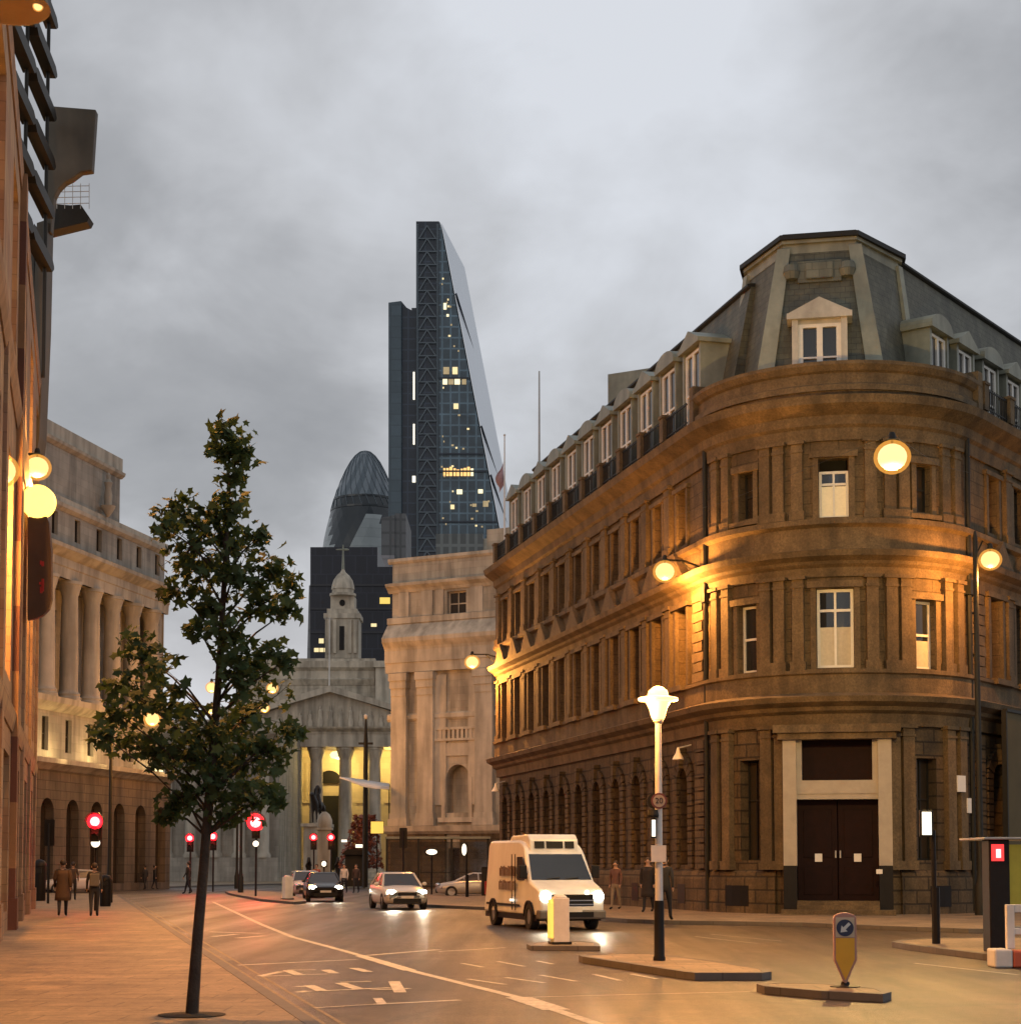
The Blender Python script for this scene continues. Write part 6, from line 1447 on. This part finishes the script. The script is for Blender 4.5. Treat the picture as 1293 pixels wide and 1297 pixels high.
# delivery van
def van():
    t = thing('delivery_van', 'white high roofed delivery van with roof vents and lit headlights, turning past the corner building', 'van', (0, 0, 0))
    m_van = M('van_paint', (.68, .675, .66), .32, .06, 1.5, 0, stain=.12)
    L2 = 2.9
    prof = [(-L2, .38), (-L2-.04, .62), (-L2+.02, .98), (-L2+.18, 1.12), (-L2+.95, 1.34), (-L2+1.62, 2.12), (-L2+1.8, 2.28), (-L2+2.1, 2.44), (-L2+2.6, 2.5), (L2-.15, 2.52), (L2, 2.4), (L2, .4)]
    def wz(z): return .99 if z < 1.15 else .99-(z-1.15)*.085-(max(0, z-2.3)*.35)
    b = MB(); k = len(prof)
    b.add([(-wz(z)*(.94 if y < -L2+.05 else 1), y, z) for y, z in prof]+[(wz(z)*(.94 if y < -L2+.05 else 1), y, z) for y, z in prof], [tuple(range(k)), tuple(reversed(range(k, 2*k)))]+[(i, (i+1) % k, k+(i+1) % k, k+i) for i in range(k)])
    b.build('body', m_van, t, smooth=True, bevel=.07, autosm=25)
    def slope(u, f, e=.012):      # point on the windscreen plane
        y = -L2+.95+.67*f; z = 1.34+.78*f; return (u*(wz(z)-.05), y-e*.76, z+e*.65)
    b = MB(); b.add([slope(-.97, .04), slope(.97, .04), slope(.93, .96), slope(-.93, .96), slope(-.97, .04, -.02), slope(.97, .04, -.02), slope(.93, .96, -.02), slope(-.93, .96, -.02)], [(0, 1, 2, 3), (0, 1, 5, 4), (1, 2, 6, 5), (2, 3, 7, 6), (3, 0, 4, 7)]); b.build('windscreen', m_glass, t)
    b = MB(); b.tube([slope(-.5, .05, .03), slope(-.05, .1, .03)], .012, 5); b.tube([slope(.1, .05, .03), slope(.55, .1, .03)], .012, 5); b.build('wiper', m_black, t)
    # roof scoop with three dark vents
    b = MB(); b.prism([(-L2+1.66, 2.1), (-L2+1.72, 2.52), (-L2+1.95, 2.66), (-L2+3.6, 2.64), (-L2+3.9, 2.45)], -.74, .74, Frame((0, 0), (0, 1), (1, 0))); rs_ = b.build('roof_unit', m_van, t, bevel=.05)
    b = MB()
    for x0, x1 in ((-.60, -.30), (-.24, .26), (.32, .60)): b.add([(x0, -L2+1.655, 2.26), (x1, -L2+1.655, 2.26), (x1, -L2+1.69, 2.46), (x0, -L2+1.69, 2.46)], [(0, 1, 2, 3)]); b.add([(x0, -L2+1.69, 2.26), (x1, -L2+1.69, 2.26), (x1, -L2+1.71, 2.46), (x0, -L2+1.71, 2.46)], [(0, 1, 2, 3)])
    b.build('vent', m_black, rs_)
    b = MB(); b.box(-.62, .62, -L2-.055, -L2, .66, .98); b.build('grille', m_black, t, bevel=.02)
    b = MB(); b.box(-.6, .6, -L2-.075, -L2-.055, .69, .72); b.box(-.6, .6, -L2-.07, -L2-.055, .8, .83); b.build('grille_trim', m_chrome, t)
    b = MB(); b.box(-.98, .98, -L2-.09, -L2+.3, .30, .55); b.build('bumper', M('grey_bumper', (.10, .09, .085), .6, .1, 4), t, bevel=.05)
    b = MB(); b.box(-.6, .6, -L2-.1, -L2-.08, .36, .5); b.build('lower_grille', m_black, t)
    b = MB(); b.box(-.26, .26, -L2-.115, -L2-.1, .5, .61); b.build('number_plate', m_wpaint, t)
    b = MB(); b.lathe([(.10, 0), (.10, .02)], 18, (0, 0, 0)); 
    b = MB(); b.prism(disc(.075, 18, .42, 1.03), L2+.03, L2+.05, Frame((0, 0), (1, 0), (0, -1))); b.build('badge_light', m_signw, t)
    for sg in (-1, 1):
        h = MB(); h.ball((sg*.78, -L2+.02, .92), (.165, .12, .165), 14); h.build('headlight', m_head, t, smooth=True)
        lamp_light('headlight_beam', t, (sg*.78, -L2-.2, .9), (1, .9, .66), 90, .07, 70, (R_(85), 0, pi))
        f = Frame((0, 0), (0, 1), (sg, 0))
        h = MB(); h.prism([(-L2+1.12, 1.36), (-L2+2.25, 1.36), (-L2+2.25, 2.02), (-L2+1.75, 2.02)], .935, .965, f); h.build('side_window', m_glassg, t)
        h = MB(); h.box(-L2+1.15, -L2+1.27, .98, 1.2, 1.42, 1.78, f); h.box(-L2+1.2, -L2+1.24, .9, 1.02, 1.5, 1.56, f); h.build('mirror', m_black, t, bevel=.03)
        h = MB(); h.box(-L2+2.35, -L2+2.365, .97, .995, .5, 2.1, f); h.box(-.2, -.185, .97, .995, .5, 2.1, f); h.box(-1.0, L2-.3, .985, 1.0, .62, .68, f); h.build('door_seam', m_iron, t)
        h = MB(); rnd = random.Random(5)                # worn dark lettering, not readable in the photo
        for row, zc in enumerate((1.62, 1.22)):
            y = -.55
            for i in range(4):
                for dy in (0, .16, .3): h.box(y+dy, y+dy+.075, .955 if zc > 1.5 else .985, .995 if zc < 1.5 else .972, zc-.15, zc+rnd.uniform(.08, .15), f)
                h.box(y, y+.3, .955 if zc > 1.5 else .985, .9952 if zc < 1.5 else .9722, zc+.05, zc+.1, f); y += .46
        h.build('lettering', M('faded_lettering', (.13, .08, .06), .6, .2, 4), t)
        h = MB(); h.box(L2-.06, L2+.01, .85, .97, .9, 1.3, f); h.build('tail_light', M('van_tail_lens', (.3, .02, .02), .3, 0, 1), t)
        h = MB(); h.box(-.4, .0, .985, 1.0, .75, .82, f); h.build('side_marker', m_signw, t)
        for y in (-L2+.98, L2-1.05): wheel(t, sg*1.0, y, .36, .24)
        for y in (-L2+.98, L2-1.05):
            h = MB()
            for q in range(9):
                a0, a1 = pi*q/9, pi*(q+1)/9
                h.prism([(y+.38*cos(a0), .36+.38*sin(a0)), (y+.45*cos(a0), .36+.45*sin(a0)), (y+.45*cos(a1), .36+.45*sin(a1)), (y+.38*cos(a1), .36+.38*sin(a1))], .97, 1.02, f)
            h.build('wheel_arch', m_black, t)
    h = MB(); h.box(-.95, .95, -L2+.3, L2-.02, .25, .42); h.build('underbody', m_black, t)
    return t
v_ = van(); p = gp(706, 1179); v_.scale = (.95, .95, .97); v_.location = (p.x-.36, p.y+2.8, 0); v_.rotation_euler.z = R_(16)

# ================================================================== PEOPLE
def person(label, p, H=1.72, rz=0., stride=.22, top=(.02, .018, .018), legs=(.015, .014, .018), coat=False, coat_col=None, bag=False, arms=.1, hair=(.03, .02, .015), z0=0., group='people on the pavements and crossing'):
    t = thing('person', label, 'person', (p[0], p[1], z0), group, rz=rz); t.scale = (H/1.74,)*3
    s = stride
    V_ = [(0, 0, .95), (0, 0, 1.15), (0, .01, 1.34), (0, 0, 1.47), (0, .01, 1.55), (0, .02, 1.64), (0, .015, 1.71)]; E_ = [(0, 1), (1, 2), (2, 3), (3, 4), (4, 5), (5, 6)]; Rr = [(.15, .11), (.145, .10), (.17, .115), (.07, .065), (.055, .055), (.085, .1), (.06, .07)]
    def add(v, par, r): V_.append(v); E_.append((par, len(V_)-1)); Rr.append(r); return len(V_)-1
    for sg in (-1, 1):
        f = sg*s
        a = add((sg*.17, 0, 1.42), 2, .07); a = add((sg*.23, -f*arms*2-.02, 1.17), a, .048); a = add((sg*.235, -f*arms*5+.06, .93), a, .034)
        h = add((sg*.235, -f*arms*5+.09, .87), a, (.022, .04))
        for q, ln_ in enumerate((.075, .085, .08, .06)):
            k = add((sg*.235, -f*arms*5+.06+.02*q, .87-ln_*.6), h, .011); add((sg*.225, -f*arms*5+.075+.018*q, .87-ln_), k, .009)
        add((sg*.225, -f*arms*5+.13, .84), h, .011)
        l = add((sg*.09, 0, .88), 0, .105); l = add((sg*.1, f*.5+.03, .5), l, .068); l = add((sg*.1, f*1.1-(.05 if f < 0 else 0), .1 if f > 0 else .14), l, .045)
        add((sg*.11, f*1.1+.15, .045 if f > 0 else .06), l, .042)
    mats = [M('clothes_top', top, .85, .2, 8), M('clothes_legs', legs, .85, .2, 8), m_skin, m_black]
    o = skin_mesh('body', V_, E_, Rr, mats, t, 1, 0)
    for pl_ in o.data.polygons:
        c = pl_.center
        if c.z < .11: pl_.material_index = 3
        elif c.z < .97 and abs(c.x) < .19: pl_.material_index = 1
        elif c.z > 1.47 or (abs(c.x) > .19 and c.z < .91): pl_.material_index = 2
    b = MB(); b.ball((0, -.032, 1.682), (.096, .098, .10), 14); b.build('hair', M('hair', hair, .7, .3, 20), t, smooth=True)
    # small face features on the far side of the head
    b = MB(); b.ball((0, .125, 1.635), (.013, .018, .02), 8); b.build('nose', m_skin, t, smooth=True)
    for sg in (-1, 1):
        b = MB(); b.ball((sg*.092, .02, 1.635), (.014, .022, .03), 8); b.build('ear', m_skin, t, smooth=True)
        b = MB(); b.ball((sg*.034, .108, 1.662), (.012, .006, .007), 8); b.build('eye', m_black, t)
    b = MB(); b.box(-.022, .022, .108, .114, 1.592, 1.6); b.build('mouth', m_black, t)
    if coat:
        b = MB(); n = 16; rows = [(.17, .115, 1.44), (.20, .14, 1.3), (.185, .13, 1.1), (.20, .15, .9), (.235, .19, .62), (.24, .2, .5)]; P = []
        for rx, ry, z in rows:
            for i in range(n): P.append((rx*cos(2*pi*i/n), ry*sin(2*pi*i/n), z))
        b.add(P, [(j*n+i, j*n+(i+1) % n, (j+1)*n+(i+1) % n, (j+1)*n+i) for j in range(len(rows)-1) for i in range(n)]); co = b.build('coat', M('coat_cloth', coat_col or (.09, .055, .025), .9, .2, 8), t, smooth=True)
        sd_ = co.modifiers.new('th', 'SOLIDIFY'); sd_.thickness = .015
        b = MB()
        for sg in (-1, 1): b.tube([(sg*.165, 0, 1.42), (sg*.24, -.02-sg*s*arms*2, 1.17), (sg*.24, -sg*s*arms*5+.055, .95)], [.085, .066, .055], 8)
        b.build('coat_sleeve', co.data.materials[0], t, smooth=True)
    if bag:
        b = MB(); b.box(-.16, .16, -.26, -.12, 1.0, 1.42); b.build('rucksack', M('rucksack_cloth', (.10, .085, .07), .8, .2, 6), t, bevel=.04)
    return t
def foot(px, py, z=.12): return gp(px, py, z)
person('walker in a long brown coat on the left pavement', foot(79, 1161.5), 1.76, R_(14), .2, coat=True, coat_col=(.075, .04, .02), z0=.12)
p = foot(92, 1141); person('walker in dark clothes half hidden behind the brown coat', p, 1.75, R_(14), .15, top=(.05, .03, .02), z0=.12)
person('walker in black with a grey rucksack and slim trousers, left pavement', foot(119, 1162), 1.66, R_(14), .16, bag=True, z0=.12)
p = gp(238, 1133); person('lone dark figure crossing the road left of the trunk', p, 1.95, R_(80), .2)
p = gp(436, 1132); person('pedestrian in a white top between the dark saloon and the pale car', p, 1.8, R_(170), .15, top=(.55, .5, .45))
p = gp(451, 1132); person('pedestrian in dark clothes beside the one in the white top', p, 1.8, R_(170), .15, top=(.05, .03, .025))
p = gp(780, 1153, .12); person('pedestrian in a pale top on the right pavement, behind the van', p, 1.75, R_(150), .12, top=(.12, .06, .05), legs=(.2, .16, .12), z0=.12)
p = gp(821, 1156.5, .12); person('pedestrian in dark coat by the corner building, left of the lamp column', p, 1.85, R_(160), .15, coat=True, coat_col=(.02, .015, .015), z0=.12)
p = gp(842, 1167, .12); person('pedestrian in dark clothes half behind the white lamp column', p, 1.85, R_(-20), .2, z0=.12)
p = gp(184, 1119, .12); person('small far figure before the stone bank base, the left one', (at(184, 1100, 125).x, 125), 1.75, R_(60), .12, z0=.0)
person('small far figure before the stone bank base, the right one', (at(196, 1100, 126).x, 126), 1.75, R_(-60), .12, z0=.0)
p = gp(403, 1110); person('figure in a reddish jacket behind the dark saloon', (at(401, 1100, 104).x, 104), 1.8, R_(180), .1, top=(.3, .08, .05))
# ================================================================== SKY, SUN, CAMERA
wd = bpy.data.worlds.new('World'); S.world = wd; wd.use_nodes = True
nt = wd.node_tree; N = nt.nodes; L = nt.links; N.clear()
out = N.new('ShaderNodeOutputWorld'); bg = N.new('ShaderNodeBackground'); L.new(bg.outputs[0], out.inputs[0])
sky = N.new('ShaderNodeTexSky'); sky.sky_type = 'NISHITA'; sky.sun_disc = False; SUN_EL, SUN_AZ = R_(14), R_(215)
sky.sun_elevation = SUN_EL; sky.sun_rotation = SUN_AZ; sky.air_density = 1.2; sky.dust_density = 2
tc = N.new('ShaderNodeTexCoord')
# cloud deck: project the view direction on a flat layer overhead so that clouds crowd towards the horizon
sep = N.new('ShaderNodeSeparateXYZ'); L.new(tc.outputs['Generated'], sep.inputs[0])
zc = N.new('ShaderNodeMath'); zc.operation = 'ADD'; zc.inputs[1].default_value = .42; L.new(sep.outputs['Z'], zc.inputs[0])
zm_ = N.new('ShaderNodeMath'); zm_.operation = 'MAXIMUM'; zm_.inputs[1].default_value = .08; L.new(zc.outputs[0], zm_.inputs[0])
dx_ = N.new('ShaderNodeMath'); dx_.operation = 'DIVIDE'; L.new(sep.outputs['X'], dx_.inputs[0]); L.new(zm_.outputs[0], dx_.inputs[1])
dy_ = N.new('ShaderNodeMath'); dy_.operation = 'DIVIDE'; L.new(sep.outputs['Y'], dy_.inputs[0]); L.new(zm_.outputs[0], dy_.inputs[1])
cmb = N.new('ShaderNodeCombineXYZ'); L.new(dx_.outputs[0], cmb.inputs[0]); L.new(dy_.outputs[0], cmb.inputs[1])
def noise(scale, det, rough, off, dist=0.):
    mp = N.new('ShaderNodeMapping'); mp.inputs['Location'].default_value = off; L.new(cmb.outputs[0], mp.inputs[0])
    n = N.new('ShaderNodeTexNoise'); n.inputs['Scale'].default_value = scale; n.inputs['Detail'].default_value = det; n.inputs['Roughness'].default_value = rough; n.inputs['Distortion'].default_value = dist
    L.new(mp.outputs[0], n.inputs['Vector']); return n.outputs['Fac']
n1 = noise(1.7, 6, .5, (CLX, CLY, 0), .3); n2 = noise(5.5, 6, .55, (8, 2, 0), .4)
ad = N.new('ShaderNodeMath'); ad.operation = 'MULTIPLY_ADD'; ad.inputs[1].default_value = .3; L.new(n2, ad.inputs[0]); L.new(n1, ad.inputs[2])
cr = N.new('ShaderNodeValToRGB'); el = cr.color_ramp.elements
el[0].position = .42; el[0].color = (.30, .31, .335, 1); el[1].position = .80; el[1].color = (.78, .81, .87, 1)
e = cr.color_ramp.elements.new(.57); e.color = (.43, .44, .465, 1); e = cr.color_ramp.elements.new(.67); e.color = (.60, .615, .65, 1)
L.new(ad.outputs[0], cr.inputs['Fac'])
# paler band near the horizon
hz = N.new('ShaderNodeMapRange'); hz.inputs['From Min'].default_value = .02; hz.inputs['From Max'].default_value = .20; hz.inputs['To Min'].default_value = .75; hz.inputs['To Max'].default_value = 0; L.new(sep.outputs['Z'], hz.inputs['Value'])
mh = N.new('ShaderNodeMixRGB'); mh.inputs['Color2'].default_value = (.74, .72, .75, 1); L.new(hz.outputs[0], mh.inputs['Fac']); L.new(cr.outputs[0], mh.inputs['Color1'])
sk2 = N.new('ShaderNodeMixRGB'); sk2.blend_type = 'MULTIPLY'; sk2.inputs['Fac'].default_value = 1; sk2.inputs['Color2'].default_value = (.07, .07, .07, 1); L.new(sky.outputs[0], sk2.inputs['Color1'])
mx = N.new('ShaderNodeMixRGB'); mx.inputs['Fac'].default_value = .93; L.new(sk2.outputs[0], mx.inputs['Color1']); L.new(mh.outputs[0], mx.inputs['Color2'])
L.new(mx.outputs[0], bg.inputs['Color']); bg.inputs['Strength'].default_value = SKYS
sl = bpy.data.lights.new('sun', 'SUN'); sl.energy = SUNS; sl.angle = R_(25); sl.color = (1, .93, .84)
so_ = bpy.data.objects.new('sun', sl); COL.objects.link(so_)
dirv = Vector((sin(SUN_AZ)*cos(SUN_EL), cos(SUN_AZ)*cos(SUN_EL), sin(SUN_EL)))
so_.rotation_euler = dirv.to_track_quat('Z', 'Y').to_euler(); so_.location = (0, -30, 60)
cam = bpy.data.cameras.new('camera'); co_ = bpy.data.objects.new('camera', cam); COL.objects.link(co_)
cam.sensor_fit = 'HORIZONTAL'; cam.sensor_width = 36; cam.lens = F/1293*36; cam.shift_y = (CY-648.5)/1293; cam.shift_x = 0
co_.location = (0, 0, EYE); co_.rotation_euler = (pi/2+PITCH, 0, 0); cam.clip_end = 8000; cam.clip_start = .1
S.camera = co_
S.render.engine = 'CYCLES'
S.view_settings.view_transform = 'Standard'; S.view_settings.look = 'None'; S.view_settings.exposure = EXPO; S.view_settings.gamma = 1
try: S.cycles.use_light_tree = True
except Exception: pass
